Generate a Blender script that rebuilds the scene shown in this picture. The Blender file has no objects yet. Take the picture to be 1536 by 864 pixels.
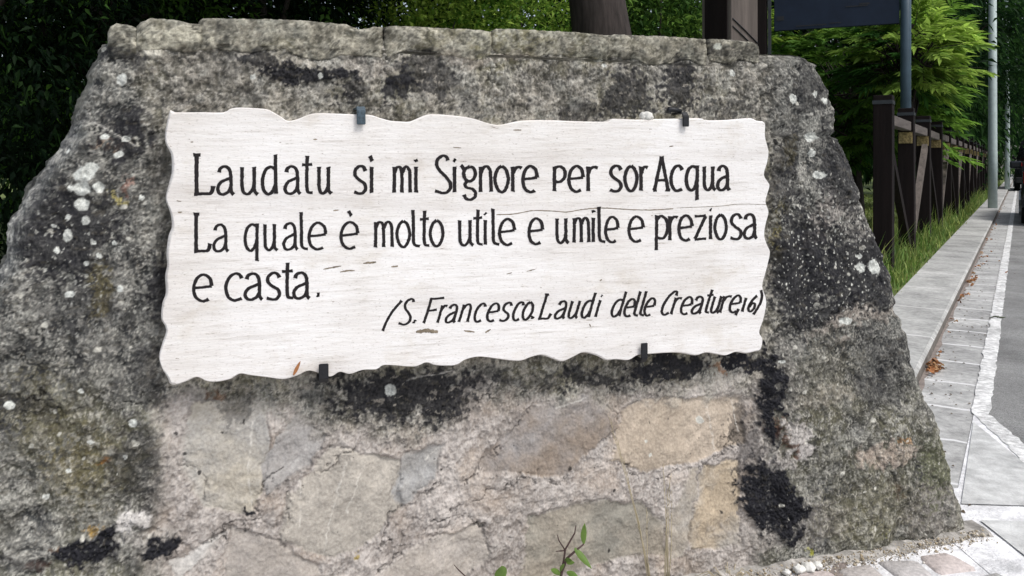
import bpy, bmesh, math, random
import numpy as np
from mathutils import Vector, Matrix, Euler
R = math.radians
rng = np.random.default_rng(7)
random.seed(7)
S = bpy.context.scene
COL = S.collection

# ------------------------------------------------------------------ camera, sky, sun, exposure
F = 1195.0            # focal length in pixels of the 1536 px wide photograph
HX, HY = 768.0, 247.0  # principal column, horizon row
cam = bpy.data.cameras.new('camera')
cam.sensor_width = 36.0
cam.lens = 36.0 * F / 1536.0
cam.shift_y = (HY - 432.0) / 1536.0
cam.clip_start = 0.05
cam.clip_end = 2000
camo = bpy.data.objects.new('camera', cam)
COL.objects.link(camo)
camo.location = (0, 0, 1.0)
camo.rotation_euler = (R(90), 0, 0)
S.camera = camo

SUN_EL, SUN_AZ = 56.0, 130.0      # azimuth measured clockwise from +Y (camera direction)
w = bpy.data.worlds.new('World')
S.world = w
w.use_nodes = True
nt = w.node_tree
nt.nodes.clear()
sky = nt.nodes.new('ShaderNodeTexSky')
sky.sky_type = 'NISHITA'
sky.sun_disc = False
sky.sun_elevation = R(SUN_EL)
sky.sun_rotation = R(SUN_AZ)
sky.air_density = 1.0
sky.dust_density = 3.0
hs = nt.nodes.new('ShaderNodeHueSaturation')
hs.inputs['Saturation'].default_value = 0.55   # thin overcast: a paler sky
bg = nt.nodes.new('ShaderNodeBackground')
bg.inputs['Strength'].default_value = 0.14
wo = nt.nodes.new('ShaderNodeOutputWorld')
nt.links.new(sky.outputs[0], hs.inputs['Color'])
nt.links.new(hs.outputs[0], bg.inputs['Color'])
nt.links.new(bg.outputs[0], wo.inputs['Surface'])

sl = bpy.data.lights.new('sun', 'SUN')
sl.energy = 1.6
sl.angle = R(16)
sl.color = (1.0, 0.975, 0.94)
so = bpy.data.objects.new('sun', sl)
COL.objects.link(so)
sd = Vector((math.sin(R(SUN_AZ)) * math.cos(R(SUN_EL)), math.cos(R(SUN_AZ)) * math.cos(R(SUN_EL)), math.sin(R(SUN_EL))))
so.rotation_euler = sd.to_track_quat('Z', 'Y').to_euler()
so.location = sd * 30
S.view_settings.view_transform = 'Standard'
S.view_settings.look = 'None'
S.view_settings.exposure = 0.42
S.view_settings.gamma = 1.0
S.view_settings.use_curve_mapping = False
S.render.resolution_x = 1024
S.render.resolution_y = 576
S.cycles.max_bounces = 8

# ------------------------------------------------------------------ helpers
def lin(r, g, b):
    f = lambda c: c / 255 / 12.92 if c / 255 <= 0.04045 else ((c / 255 + 0.055) / 1.055) ** 2.4
    return np.array([f(r), f(g), f(b)])

def tag(o, label=None, cat=None, group=None, kind=None):
    if label: o['label'] = label
    if cat: o['category'] = cat
    if group: o['group'] = group
    if kind: o['kind'] = kind
    return o

def empty(name, loc=(0, 0, 0), rz=0.0):
    o = bpy.data.objects.new(name, None)
    o.empty_display_size = 0.1
    COL.objects.link(o)
    o.location = loc
    o.rotation_euler = (0, 0, rz)
    return o

def link(name, me, mat=None, parent=None, smooth=False):
    o = bpy.data.objects.new(name, me)
    COL.objects.link(o)
    if mat is not None:
        for m in (mat if isinstance(mat, (list, tuple)) else [mat]):
            me.materials.append(m)
    if parent is not None: o.parent = parent
    if smooth: me.shade_smooth()
    return o

def mesh_np(name, V, Fq, col=None, mat_idx=None):
    """mesh from numpy verts (n,3) and faces (m,k)"""
    me = bpy.data.meshes.new(name)
    V = np.asarray(V, np.float32); Fq = np.asarray(Fq, np.int32)
    n, (m, k) = len(V), Fq.shape
    me.vertices.add(n); me.vertices.foreach_set('co', V.ravel())
    me.loops.add(m * k); me.loops.foreach_set('vertex_index', Fq.ravel())
    me.polygons.add(m)
    me.polygons.foreach_set('loop_start', np.arange(0, m * k, k, dtype=np.int32))
    me.update(calc_edges=True)
    if col is not None:
        a = me.color_attributes.new('Col', 'FLOAT_COLOR', 'POINT')
        c = np.ones((n, 4), np.float32); col = np.asarray(col); c[:, :col.shape[1]] = col
        a.data.foreach_set('color', c.ravel())
    me.validate()
    return me

class MB:
    """collects boxes, tubes, prisms in one bmesh"""
    def __init__(s): s.b = bmesh.new()
    def box(s, c, d, rz=0.0, rot=None):
        M = Matrix.Translation(c) @ (rot.to_4x4() if rot is not None else Matrix.Rotation(rz, 4, 'Z')) @ Matrix.Diagonal((*d, 1))
        bmesh.ops.create_cube(s.b, size=1, matrix=M); return s
    def bar(s, a, b, wx, wy, up=Vector((0, 0, 1))):
        a, b = Vector(a), Vector(b); d = (b - a); L = d.length; d.normalize()
        x = d.cross(up)
        if x.length < 1e-4: x = Vector((1, 0, 0))
        x.normalize(); y = x.cross(d)
        M = Matrix((x, d, y)).transposed()
        return s.box((a + b) / 2, (wx, L, wy), rot=M)
    def tube(s, pts, rad, n=10, cap=True):
        pts = [Vector(p) for p in pts]
        rad = rad if isinstance(rad, (list, tuple)) else [rad] * len(pts)
        rings = []; ref = None
        for i, p in enumerate(pts):
            d = (pts[min(i + 1, len(pts) - 1)] - pts[max(i - 1, 0)]).normalized()
            if ref is None: ref = d.orthogonal().normalized()
            x = (ref - d * ref.dot(d)).normalized(); ref = x; y = d.cross(x)
            rings.append([s.b.verts.new(p + (x * math.cos(2 * math.pi * k / n) + y * math.sin(2 * math.pi * k / n)) * rad[i]) for k in range(n)])
        for a, b in zip(rings, rings[1:]):
            for k in range(n):
                f = s.b.faces.new((a[k], a[(k + 1) % n], b[(k + 1) % n], b[k])); f.smooth = True
        if cap:
            s.b.faces.new(rings[0][::-1]); s.b.faces.new(rings[-1])
        return s
    def prism(s, poly, y0, y1):
        """poly of (x,z), extruded along y"""
        A = [s.b.verts.new((x, y0, z)) for x, z in poly]; B = [s.b.verts.new((x, y1, z)) for x, z in poly]
        n = len(poly)
        for i in range(n): s.b.faces.new((A[i], A[(i + 1) % n], B[(i + 1) % n], B[i]))
        s.b.faces.new(A[::-1]); s.b.faces.new(B); return s
    def bevel(s, wd, seg=2):
        bmesh.ops.bevel(s.b, geom=s.b.edges[:], offset=wd, segments=seg, affect='EDGES', profile=0.6); return s
    def build(s, name, mat, parent=None, smooth=False):
        bmesh.ops.recalc_face_normals(s.b, faces=s.b.faces[:])
        me = bpy.data.meshes.new(name); s.b.to_mesh(me); s.b.free()
        return link(name, me, mat, parent, smooth)

# ---- numpy noise
def _hash(ix, iy, seed):
    h = (ix.astype(np.int64) * 374761393 + iy.astype(np.int64) * 668265263 + seed * 1442695041) & 0xFFFFFFFF
    h = ((h ^ (h >> 13)) * 1274126177) & 0xFFFFFFFF
    h = ((h ^ (h >> 16)) * 2246822519) & 0xFFFFFFFF
    return ((h ^ (h >> 15)) & 0xFFFFFF) / float(0xFFFFFF)

def noise(x, y, seed=0):
    ix, iy = np.floor(x), np.floor(y); fx, fy = x - ix, y - iy
    ux, uy = fx * fx * fx * (fx * (fx * 6 - 15) + 10), fy * fy * fy * (fy * (fy * 6 - 15) + 10)
    def g(dx, dy):
        a = _hash(ix + dx, iy + dy, seed) * 2 * np.pi
        return np.cos(a) * (fx - dx) + np.sin(a) * (fy - dy)
    return (g(0, 0) * (1 - ux) * (1 - uy) + g(1, 0) * ux * (1 - uy) + g(0, 1) * (1 - ux) * uy + g(1, 1) * ux * uy) * 1.5

def fbm(x, y, sc, octv=4, seed=0, gain=0.5):
    v = 0; a = 1; tot = 0
    for o in range(octv):
        v = v + a * noise(x * sc + 17.3 * o, y * sc - 9.1 * o, seed + o * 31); tot += a
        a *= gain; sc *= 2.03
    return v / tot * 1.4

def dots(x, y, cell, prob, r0, r1, seed=0, wob=0.25):
    """scattered round spots: mask 0..1"""
    gx, gy = x / cell, y / cell
    ix, iy = np.floor(gx), np.floor(gy); out = np.zeros_like(x)
    for dx in (-1, 0, 1):
        for dy in (-1, 0, 1):
            jx, jy = ix + dx, iy + dy
            on = _hash(jx, jy, seed) < prob
            cx = jx + _hash(jx, jy, seed + 1); cy = jy + _hash(jx, jy, seed + 2)
            r = r0 + (r1 - r0) * _hash(jx, jy, seed + 3) ** 2.5
            d = np.hypot(gx - cx, gy - cy) * cell
            out = np.maximum(out, np.where(on, np.clip((r - d) / (0.35 * r) + 0.5, 0, 1), 0))
    return out

def sstep(a, b, x):
    t = np.clip((x - a) / (b - a), 0, 1); return t * t * (3 - 2 * t)

def poly_sdf(px, py, poly):
    """signed distance (inside positive) in pixels"""
    P = np.array(poly, float); n = len(P)
    d = np.full(px.shape, 1e9); ins = np.zeros(px.shape, bool)
    for i in range(n):
        a, b = P[i], P[(i + 1) % n]; e = b - a
        wx, wy = px - a[0], py - a[1]
        t = np.clip((wx * e[0] + wy * e[1]) / (e @ e + 1e-9), 0, 1)
        d = np.minimum(d, np.hypot(wx - e[0] * t, wy - e[1] * t))
        c = ((a[1] > py) != (b[1] > py)) & (px < (b[0] - a[0]) * (py - a[1]) / (b[1] - a[1] + 1e-12) + a[0])
        ins ^= c
    return np.where(ins, d, -d)

def line_d(px, py, pts):
    d = np.full(px.shape, 1e9)
    for a, b in zip(pts, pts[1:]):
        a, b = np.array(a, float), np.array(b, float); e = b - a
        t = np.clip(((px - a[0]) * e[0] + (py - a[1]) * e[1]) / (e @ e + 1e-9), 0, 1)
        d = np.minimum(d, np.hypot(px - a[0] - e[0] * t, py - a[1] - e[1] * t))
    return d

# ---- materials
def mat(name, base=(0.5, 0.5, 0.5), rough=0.8, noise_sc=None, dark=0.7, bump=0.0, bump_sc=80.0, metal=0.0, attr=False,
        stretch=(1, 1, 1), spec=0.35, transl=0.0, stain=0.0):
    m = bpy.data.materials.new(name); m.use_nodes = True
    t = m.node_tree; b = t.nodes['Principled BSDF']
    b.inputs['Roughness'].default_value = rough; b.inputs['Metallic'].default_value = metal
    b.inputs['Specular IOR Level'].default_value = spec
    tc = t.nodes.new('ShaderNodeTexCoord'); mp = t.nodes.new('ShaderNodeMapping')
    mp.inputs['Scale'].default_value = stretch
    t.links.new(tc.outputs['Object'], mp.inputs['Vector'])
    if attr:
        at = t.nodes.new('ShaderNodeAttribute'); at.attribute_name = 'Col'; src = at.outputs['Color']
    else:
        rgb = t.nodes.new('ShaderNodeRGB'); rgb.outputs[0].default_value = (*base, 1); src = rgb.outputs[0]
    if noise_sc:
        nz = t.nodes.new('ShaderNodeTexNoise'); nz.inputs['Scale'].default_value = noise_sc; nz.inputs['Detail'].default_value = 7
        nz.inputs['Roughness'].default_value = 0.65
        t.links.new(mp.outputs[0], nz.inputs['Vector'])
        rp = t.nodes.new('ShaderNodeMapRange'); rp.inputs['From Min'].default_value = 0.3; rp.inputs['From Max'].default_value = 0.7
        rp.inputs['To Min'].default_value = dark; rp.inputs['To Max'].default_value = 2 - dark
        t.links.new(nz.outputs['Fac'], rp.inputs['Value'])
        mx = t.nodes.new('ShaderNodeVectorMath'); mx.operation = 'MULTIPLY'
        t.links.new(src, mx.inputs[0]); t.links.new(rp.outputs[0], mx.inputs[1]); src = mx.outputs[0]
    if stain:
        n3 = t.nodes.new('ShaderNodeTexNoise'); n3.inputs['Scale'].default_value = stain; n3.inputs['Detail'].default_value = 8; n3.inputs['Roughness'].default_value = .7
        t.links.new(tc.outputs['Object'], n3.inputs['Vector'])
        r3 = t.nodes.new('ShaderNodeMapRange'); r3.inputs['From Min'].default_value = .34; r3.inputs['From Max'].default_value = .6; r3.inputs['To Min'].default_value = .62; r3.inputs['To Max'].default_value = 1.06
        t.links.new(n3.outputs['Fac'], r3.inputs['Value'])
        m3 = t.nodes.new('ShaderNodeVectorMath'); m3.operation = 'MULTIPLY'
        t.links.new(src, m3.inputs[0]); t.links.new(r3.outputs[0], m3.inputs[1]); src = m3.outputs[0]
    t.links.new(src, b.inputs['Base Color'])
    if bump:
        n2 = t.nodes.new('ShaderNodeTexNoise'); n2.inputs['Scale'].default_value = bump_sc; n2.inputs['Detail'].default_value = 6
        t.links.new(mp.outputs[0], n2.inputs['Vector'])
        bp = t.nodes.new('ShaderNodeBump'); bp.inputs['Strength'].default_value = bump; bp.inputs['Distance'].default_value = 0.01
        t.links.new(n2.outputs['Fac'], bp.inputs['Height']); t.links.new(bp.outputs[0], b.inputs['Normal'])
    if transl:
        tr = t.nodes.new('ShaderNodeBsdfTranslucent'); t.links.new(src, tr.inputs['Color'])
        ms = t.nodes.new('ShaderNodeMixShader'); ms.inputs[0].default_value = transl
        t.links.new(b.outputs[0], ms.inputs[1]); t.links.new(tr.outputs[0], ms.inputs[2])
        t.links.new(ms.outputs[0], t.nodes['Material Output'].inputs['Surface'])
    return m

M_ROCK = mat('weathered_rock', attr=True, rough=0.93, noise_sc=150, dark=0.87, bump=0.2, bump_sc=160, spec=0.2)
_t = M_ROCK.node_tree; _b = _t.nodes['Principled BSDF']; _src = _b.inputs['Base Color'].links[0].from_socket
_tc = _t.nodes.new('ShaderNodeTexCoord')
_at = _t.nodes.new('ShaderNodeAttribute'); _at.attribute_name = 'Col'
for _sc, _lo, _hi, _a, _c in ((55, .42, .56, .80, 1.16), (170, .44, .56, .84, 1.12)):
    _n = _t.nodes.new('ShaderNodeTexNoise'); _n.inputs['Scale'].default_value = _sc; _n.inputs['Detail'].default_value = 9; _n.inputs['Roughness'].default_value = .72
    _t.links.new(_tc.outputs['Object'], _n.inputs['Vector'])
    _r = _t.nodes.new('ShaderNodeMapRange'); _r.inputs['From Min'].default_value = _lo; _r.inputs['From Max'].default_value = _hi; _r.inputs['To Min'].default_value = _a; _r.inputs['To Max'].default_value = _c
    _t.links.new(_n.outputs['Fac'], _r.inputs['Value'])
    _x = _t.nodes.new('ShaderNodeMix'); _x.inputs['A'].default_value = 1.0; _t.links.new(_at.outputs['Alpha'], _x.inputs['Factor']); _t.links.new(_r.outputs[0], _x.inputs['B'])
    _m = _t.nodes.new('ShaderNodeVectorMath'); _m.operation = 'MULTIPLY'; _t.links.new(_src, _m.inputs[0]); _t.links.new(_x.outputs['Result'], _m.inputs[1]); _src = _m.outputs[0]
_t.links.new(_src, _b.inputs['Base Color'])
M_GRASS = mat('grass_blades', attr=True, rough=0.6, transl=0.3, spec=0.3)
M_LEAF = mat('leaf', attr=True, rough=0.55, transl=0.4, spec=0.06)
M_BARK = mat('bark', (0.035, 0.028, 0.026), 0.95, noise_sc=14, dark=0.35, bump=1.0, bump_sc=22, stretch=(1, 1, 0.18))
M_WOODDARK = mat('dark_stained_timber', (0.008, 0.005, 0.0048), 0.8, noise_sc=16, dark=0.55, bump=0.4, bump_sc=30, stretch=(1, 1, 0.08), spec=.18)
M_RAIL = mat('weathered_rail_timber', (0.10, 0.086, 0.078), 0.8, noise_sc=20, dark=0.55, bump=0.4, bump_sc=40, stretch=(1, 0.08, 1))
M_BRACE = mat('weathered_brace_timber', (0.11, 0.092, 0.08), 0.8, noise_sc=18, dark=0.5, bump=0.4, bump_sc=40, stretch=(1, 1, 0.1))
M_BROWN = mat('brown_timber', (0.10, 0.083, 0.073), 0.8, noise_sc=10, dark=0.5, bump=0.4, bump_sc=40, stretch=(1, 1, 0.08))
M_BAND = mat('grey_metal_band', (0.05, 0.055, 0.06), 0.5, noise_sc=20, dark=0.8, metal=0.6)
M_PLATE = mat('yellowed_steel_plate', (0.26, 0.20, 0.09), 0.6, noise_sc=45, dark=0.25, metal=0.2)
M_BLUEPOLE = mat('blue_grey_paint', (0.045, 0.075, 0.10), 0.4, noise_sc=8, dark=0.8)
M_PANEL = mat('navy_panel', (0.010, 0.018, 0.036), 0.6, noise_sc=6, dark=0.8, spec=.2)
M_GALV = mat('galvanised_steel', (0.42, 0.50, 0.49), 0.55, noise_sc=12, dark=0.86, metal=0.0)
M_CLIP = mat('black_iron', (0.012, 0.013, 0.016), 0.5, noise_sc=200, dark=0.5)
M_CLIPBLUE = mat('blue_grey_iron', (0.05, 0.075, 0.095), 0.5, noise_sc=200, dark=0.5)
M_INK = mat('black_lettering_paint', (0.012, 0.009, 0.010), 0.85, noise_sc=150, dark=0.4)

# ------------------------------------------------------------------ planes of the place
UX, UY = math.cos(R(17.5)), math.sin(R(17.5))      # wall direction
P0 = np.array([1.242, 2.16])                         # right foot of the wall
NX, NY = UY, -UX                                     # outward normal (towards the camera side)

def px_wall(px, py, off=0.0):
    """photo pixel -> (t along wall, z) on the wall plane moved off metres out"""
    a = (np.asarray(px, float) - HX) / F
    x0, y0 = P0[0] + NX * off, P0[1] + NY * off
    t = (a * y0 - x0) / (UX - a * UY)
    Y = y0 + UY * t
    return t, 1.0 - (np.asarray(py, float) - HY) / F * Y

def wall_px(t, z):
    X, Y = P0[0] + UX * t, P0[1] + UY * t
    return HX + F * X / Y, HY + F * (1.0 - z) / Y

def wall3(t, z, off):
    return np.stack([P0[0] + UX * t + NX * off, P0[1] + UY * t + NY * off, z + 0 * t], -1)

RD = Vector((0.538, 0.843, 0)); RP = Vector((0.843, -0.538, 0))   # along the road, right of the road
RZ = -math.atan2(0.538, 0.843)
def road(lx, ly, z=0.0): return Vector((0, 0, z)) + RP * lx + RD * ly

def gpx(px, py, z=0.0):
    Y = F * (1 - z) / (py - HY); return np.array([(px - HX) / F * Y, Y])

# ------------------------------------------------------------------ ground, road, kerb
def sheet(name, poly, z, m, rz=0.0, kind='structure'):
    b = bmesh.new(); b.faces.new([b.verts.new((x, y, z)) for x, y in poly])
    bmesh.ops.recalc_face_normals(b, faces=b.faces[:])
    if b.faces[:][0].normal.z < 0: bmesh.ops.reverse_faces(b, faces=b.faces[:])
    me = bpy.data.meshes.new(name); b.to_mesh(me); b.free()
    o = link(name, me, m); o.rotation_euler = (0, 0, rz); tag(o, kind=kind); return o

M_SOIL = mat('earth', (0.07, 0.065, 0.045), 0.95, noise_sc=3, dark=0.6, bump=0.5, bump_sc=40)
M_LAWN = mat('lawn', (0.10, 0.13, 0.035), 0.95, noise_sc=1.3, dark=0.45, bump=0.9, bump_sc=60)
M_ASPH = mat('asphalt', (0.28, 0.28, 0.275), 0.92, noise_sc=160, dark=0.55, bump=0.8, bump_sc=260, stain=1.7)
sheet('ground', [(-400, -400), (400, -400), (400, 400), (-400, 400)], -0.03, M_SOIL)
sheet('road', [(-0.16, -12), (8.0, -12), (8.0, 260), (-0.16, 260)], 0.004, M_ASPH, RZ)
sheet('far_verge', [(8.0, -12), (60, -12), (60, 260), (8.0, 260)], 0.05, M_LAWN, RZ)

def joint_mat(name, base, joint, step, jw, axis='Y', phase=0.0, noise_sc=30, bump=0.35):
    """stone strip with pale cement joints every step metres"""
    m = mat(name, base, 0.9, noise_sc=noise_sc, dark=0.72, bump=bump, bump_sc=140, stain=3.2)
    t = m.node_tree; b = t.nodes['Principled BSDF']
    src = b.inputs['Base Color'].links[0].from_socket
    tc = t.nodes.new('ShaderNodeTexCoord'); nz = t.nodes.new('ShaderNodeTexNoise'); nz.inputs['Scale'].default_value = 9
    t.links.new(tc.outputs['Object'], nz.inputs['Vector'])
    sx = t.nodes.new('ShaderNodeSeparateXYZ'); t.links.new(tc.outputs['Object'], sx.inputs[0])
    def mth(op, a, v):
        n = t.nodes.new('ShaderNodeMath'); n.operation = op
        t.links.new(a, n.inputs[0])
        if isinstance(v, (int, float)): n.inputs[1].default_value = v
        else: t.links.new(v, n.inputs[1])
        return n.outputs[0]
    wob = mth('MULTIPLY', nz.outputs['Fac'], 0.045)
    y = mth('ADD', sx.outputs[axis], phase); y = mth('ADD', y, wob)
    y = mth('FLOORED_MODULO' if False else 'MODULO', mth('ADD', y, step * 100), step)
    d = mth('ABSOLUTE', mth('SUBTRACT', y, step / 2), 0.0)
    mr = t.nodes.new('ShaderNodeMapRange'); mr.inputs['From Min'].default_value = jw * 0.35; mr.inputs['From Max'].default_value = jw * 0.65
    mr.inputs['To Min'].default_value = 1; mr.inputs['To Max'].default_value = 0
    t.links.new(d, mr.inputs['Value'])
    # each block its own tone
    bi = mth('FLOOR', mth('DIVIDE', mth('ADD', mth('ADD', sx.outputs[axis], phase), step * 100), step), 0.0)
    wn = t.nodes.new('ShaderNodeTexWhiteNoise'); wn.noise_dimensions = '1D'; t.links.new(bi, wn.inputs['W'])
    tn = t.nodes.new('ShaderNodeMapRange'); tn.inputs['To Min'].default_value = 0.86; tn.inputs['To Max'].default_value = 1.12
    t.links.new(wn.outputs['Value'], tn.inputs['Value'])
    vm = t.nodes.new('ShaderNodeVectorMath'); vm.operation = 'MULTIPLY'; t.links.new(src, vm.inputs[0]); t.links.new(tn.outputs[0], vm.inputs[1])
    mx = t.nodes.new('ShaderNodeMix'); mx.data_type = 'RGBA'
    t.links.new(mr.outputs[0], mx.inputs['Factor']); t.links.new(vm.outputs[0], mx.inputs['A']); mx.inputs['B'].default_value = (*joint, 1)
    t.links.new(mx.outputs['Result'], b.inputs['Base Color'])
    return m

M_GUTTER = joint_mat('gutter_stone', (0.43, 0.43, 0.42), (0.66, 0.66, 0.66), 0.44, 0.022)
sheet('gutter', [(-0.392, -1.0), (-0.16, -1.0), (-0.16, 120), (-0.392, 120)], 0.004, M_GUTTER, RZ)
# kerb: a real step
M_KERB = joint_mat('kerb_stone', (0.42, 0.42, 0.405), (0.62, 0.61, 0.60), 0.95, 0.016, phase=0.35)
kb = MB()
kb.prism([(-0.75, -0.02), (-0.392, -0.02), (-0.392, 0.052), (-0.407, 0.068), (-0.75, 0.072)], 2.3, 120)
kerb = kb.build('kerb', M_KERB)
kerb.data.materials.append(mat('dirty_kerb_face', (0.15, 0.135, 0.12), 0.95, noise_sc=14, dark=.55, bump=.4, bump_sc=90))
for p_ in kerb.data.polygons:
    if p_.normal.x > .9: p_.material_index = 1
kerb.rotation_euler = (0, 0, RZ); tag(kerb, kind='structure')
_g = np.random.default_rng(2); _y = np.arange(1.5, 60, .12)
sheet('gutter_dirt', [(-0.391, 1.5), (-0.391, 60)] + [(-.368 + .009 * float(_g.normal()), float(v)) for v in _y[::-1]], 0.0075, mat('gutter_silt', (0.235, 0.20, 0.18), .95, noise_sc=20, dark=.7, bump=.5, bump_sc=120), RZ)
# lawn behind the fence
lawn_poly = [(-0.75, 2.3), (-0.75, 200), (-90, 200), (-90, -30), (-3.5, -30), (-3.5, 0.2), (-1.5, 2.0)]
lawn = sheet('lawn', lawn_poly, 0.062, M_LAWN, RZ)

# white edge line, worn along its edges, bending outward near the camera
M_PAINT = mat('road_paint', (0.70, 0.70, 0.69), 0.8, noise_sc=40, dark=0.65, bump=0.5, bump_sc=200, stain=5)
def strip_line(name, pts, wd, z, seed):
    pts = [np.array(p[:2], float) for p in pts]; res = []
    for a, b in zip(pts, pts[1:]):
        n = max(2, int(np.linalg.norm(b - a) / 0.03)) if np.linalg.norm(b - a) < 14 else 300
        for k in range(n): res.append(a + (b - a) * k / n)
    res.append(pts[-1]); res = np.array(res)
    T = np.gradient(res, axis=0); T /= np.linalg.norm(T, axis=1)[:, None]; N = np.stack([T[:, 1], -T[:, 0]], 1)
    r = np.random.default_rng(seed)
    a = res + N * (wd / 2 + r.normal(0, 0.003, len(res)))[:, None]; b = res - N * (wd / 2 + r.normal(0, 0.003, len(res)))[:, None]
    V = np.zeros((2 * len(res), 3)); V[0::2, :2] = a; V[1::2, :2] = b; V[:, 2] = z
    i = np.arange(len(res) - 1) * 2
    return link(name, mesh_np(name, V, np.stack([i, i + 1, i + 3, i + 2], 1)), M_PAINT)
rp = lambda lx, ly: np.array(road(lx, ly))[:2]
bend = rp(-0.133, 3.68)
ln = strip_line('edge_line', [rp(-0.133, 90), rp(-0.133, 20), bend, gpx(1536, 682), gpx(1640, 790)], 0.064, 0.0092, 3)
tag(ln, 'worn white painted line along the road edge, bending outward near the monument', 'road marking')

# light slab apron between gutter and cobbles
M_SLAB = mat('pale_slab', (0.58, 0.585, 0.575), 0.9, noise_sc=25, dark=0.8, bump=0.3, bump_sc=150, stain=4)
M_GROUT = mat('white_grout', (0.80, 0.80, 0.81), 0.9, noise_sc=40, dark=0.8, bump=0.5, bump_sc=120, stain=6)
def gp(*q): return [tuple(gpx(*p)) for p in q]
sheet('apron_grout', [(1.16, 1.2), (2.2, 1.2)] + gp((1650, 800), (1536, 684), (1471, 622), (1461, 622), (1437, 735)) + [(1.16, 2.42)], 0.007, M_GROUT)
sheet('apron_slab', gp((1460, 637), (1530, 694), (1580, 742), (1600, 766), (1442, 761)), 0.0112, M_SLAB)
sheet('apron_slab', gp((1470, 786), (1640, 790), (1680, 850), (1545, 846)), 0.0112, M_SLAB)

# cobbles in front of the monument: one paving with relief
M_COB = mat('porphyry_cobbles', attr=True, rough=0.85, noise_sc=90, dark=0.75, bump=0.4, bump_sc=120)
sheet('cobble_grout', [(-3.2, -2.5), (1.25, -2.5), (1.25, 2.2), (1.1, 2.5), (-3.2, 1.4)], 0.0055, M_GROUT)
Vs, Fs, Cs = [], [], []
rr = np.random.default_rng(11)
row = 0; b0 = 1.06
for j in range(-3, 26):
    v = -j * 0.112 + 0.03
    off = (j % 2) * 0.055 + rr.uniform(-.02, .02)
    for i in range(-30, 6):
        u = i * 0.118 + off
        sx, sy = rr.uniform(.043, .052), rr.uniform(.040, .047)
        cx = 1.22 + math.cos(R(14)) * u - math.sin(R(14)) * v * -1 * 0 + math.sin(R(14)) * -v
        cy = 2.10 + math.sin(R(14)) * u + math.cos(R(14)) * v
        if cx > 1.19 or cx < -3.0 or cy < -2.3: continue
        # stay off the wall foot
        dist = (cx - P0[0]) * NX + (cy - P0[1]) * NY
        if dist < 0.055: continue
        a = R(14) + rr.normal(0, .06); c = np.array([cx, cy])
        base = lin(*[(188, 182, 178), (178, 174, 172), (200, 196, 192), (182, 172, 168), (170, 169, 166)][rr.integers(5)]) * rr.uniform(.85, 1.1)
        k0 = len(Vs) * 1
        ring = []
        nn = 12
        for zz, sc in ((0.0, 1.06), (0.008, 1.0), (0.0125, 0.86)):
            for q in range(nn):
                th = 2 * math.pi * q / nn + .26
                ex = abs(math.cos(th)) ** .35 * math.copysign(1, math.cos(th)); ey = abs(math.sin(th)) ** .35 * math.copysign(1, math.sin(th))
                jx = 1 + .09 * math.sin(3 * th + i * 2.1 + j)
                lx, ly = ex * sx * sc * jx, ey * sy * sc * jx
                Vs.append((c[0] + lx * math.cos(a) - ly * math.sin(a), c[1] + lx * math.sin(a) + ly * math.cos(a), zz + rr.normal(0, .0006)))
                Cs.append(base)
        Vs.append((c[0], c[1], .0135)); Cs.append(base)
        for lv in range(2):
            for q in range(nn):
                Fs.append((k0 + lv * nn + q, k0 + lv * nn + (q + 1) % nn, k0 + lv * nn + nn + (q + 1) % nn, k0 + lv * nn + nn + q))
        for q in range(0, nn, 2):
            Fs.append((k0 + 2 * nn + q, k0 + 2 * nn + (q + 1) % nn, k0 + 2 * nn + (q + 2) % nn, k0 + 3 * nn))
cob = link('cobble_paving', mesh_np('cobble_paving', Vs, Fs, np.array(Cs)), M_COB); tag(cob, kind='structure')

# ------------------------------------------------------------------ the stone monument
right_px = [(1455, 800), (1450, 788), (1440, 755), (1432, 720), (1418, 680), (1403, 622), (1386, 590), (1371, 552), (1366, 520), (1352, 478),
            (1341, 464), (1344, 452), (1339, 420), (1326, 382), (1306, 342), (1290, 300), (1291, 290), (1276, 246), (1263, 210), (1247, 204), (1256, 198),
            (1253, 165), (1241, 130), (1227, 106), (1229, 98), (1219, 85), (1197, 80)]
left_px = [(-150, 980), (-120, 800), (-75, 560), (-30, 430), (0, 392), (-4, 370), (2, 335), (33, 286), (60, 246), (100, 186), (126, 150), (141, 108), (150, 72), (163, 58)]
def prof(P, top_t):
    T, Z = px_wall(np.array([p[0] for p in P]), np.array([p[1] for p in P]))
    o = np.argsort(Z); return T[o], Z[o]
rT, rZ = prof(right_px, 0); lT, lZ = prof(left_px, 0)
rT = np.r_[rT[0] + .01, rT]; rZ = np.r_[-0.05, rZ]
ZTOP = 1.275
tl300 = float(px_wall(302, 60)[0])
lT = np.r_[lT[0], lT[:-1], lT[-1], tl300, tl300 + .01]; lZ = np.r_[-0.05, lZ[:-1], 1.236, 1.242, ZTOP]
rT[-1] = float(px_wall(1150, 80)[0]); rZ[-1] = ZTOP; rT[-2] = float(px_wall(1200, 84)[0])

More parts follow.
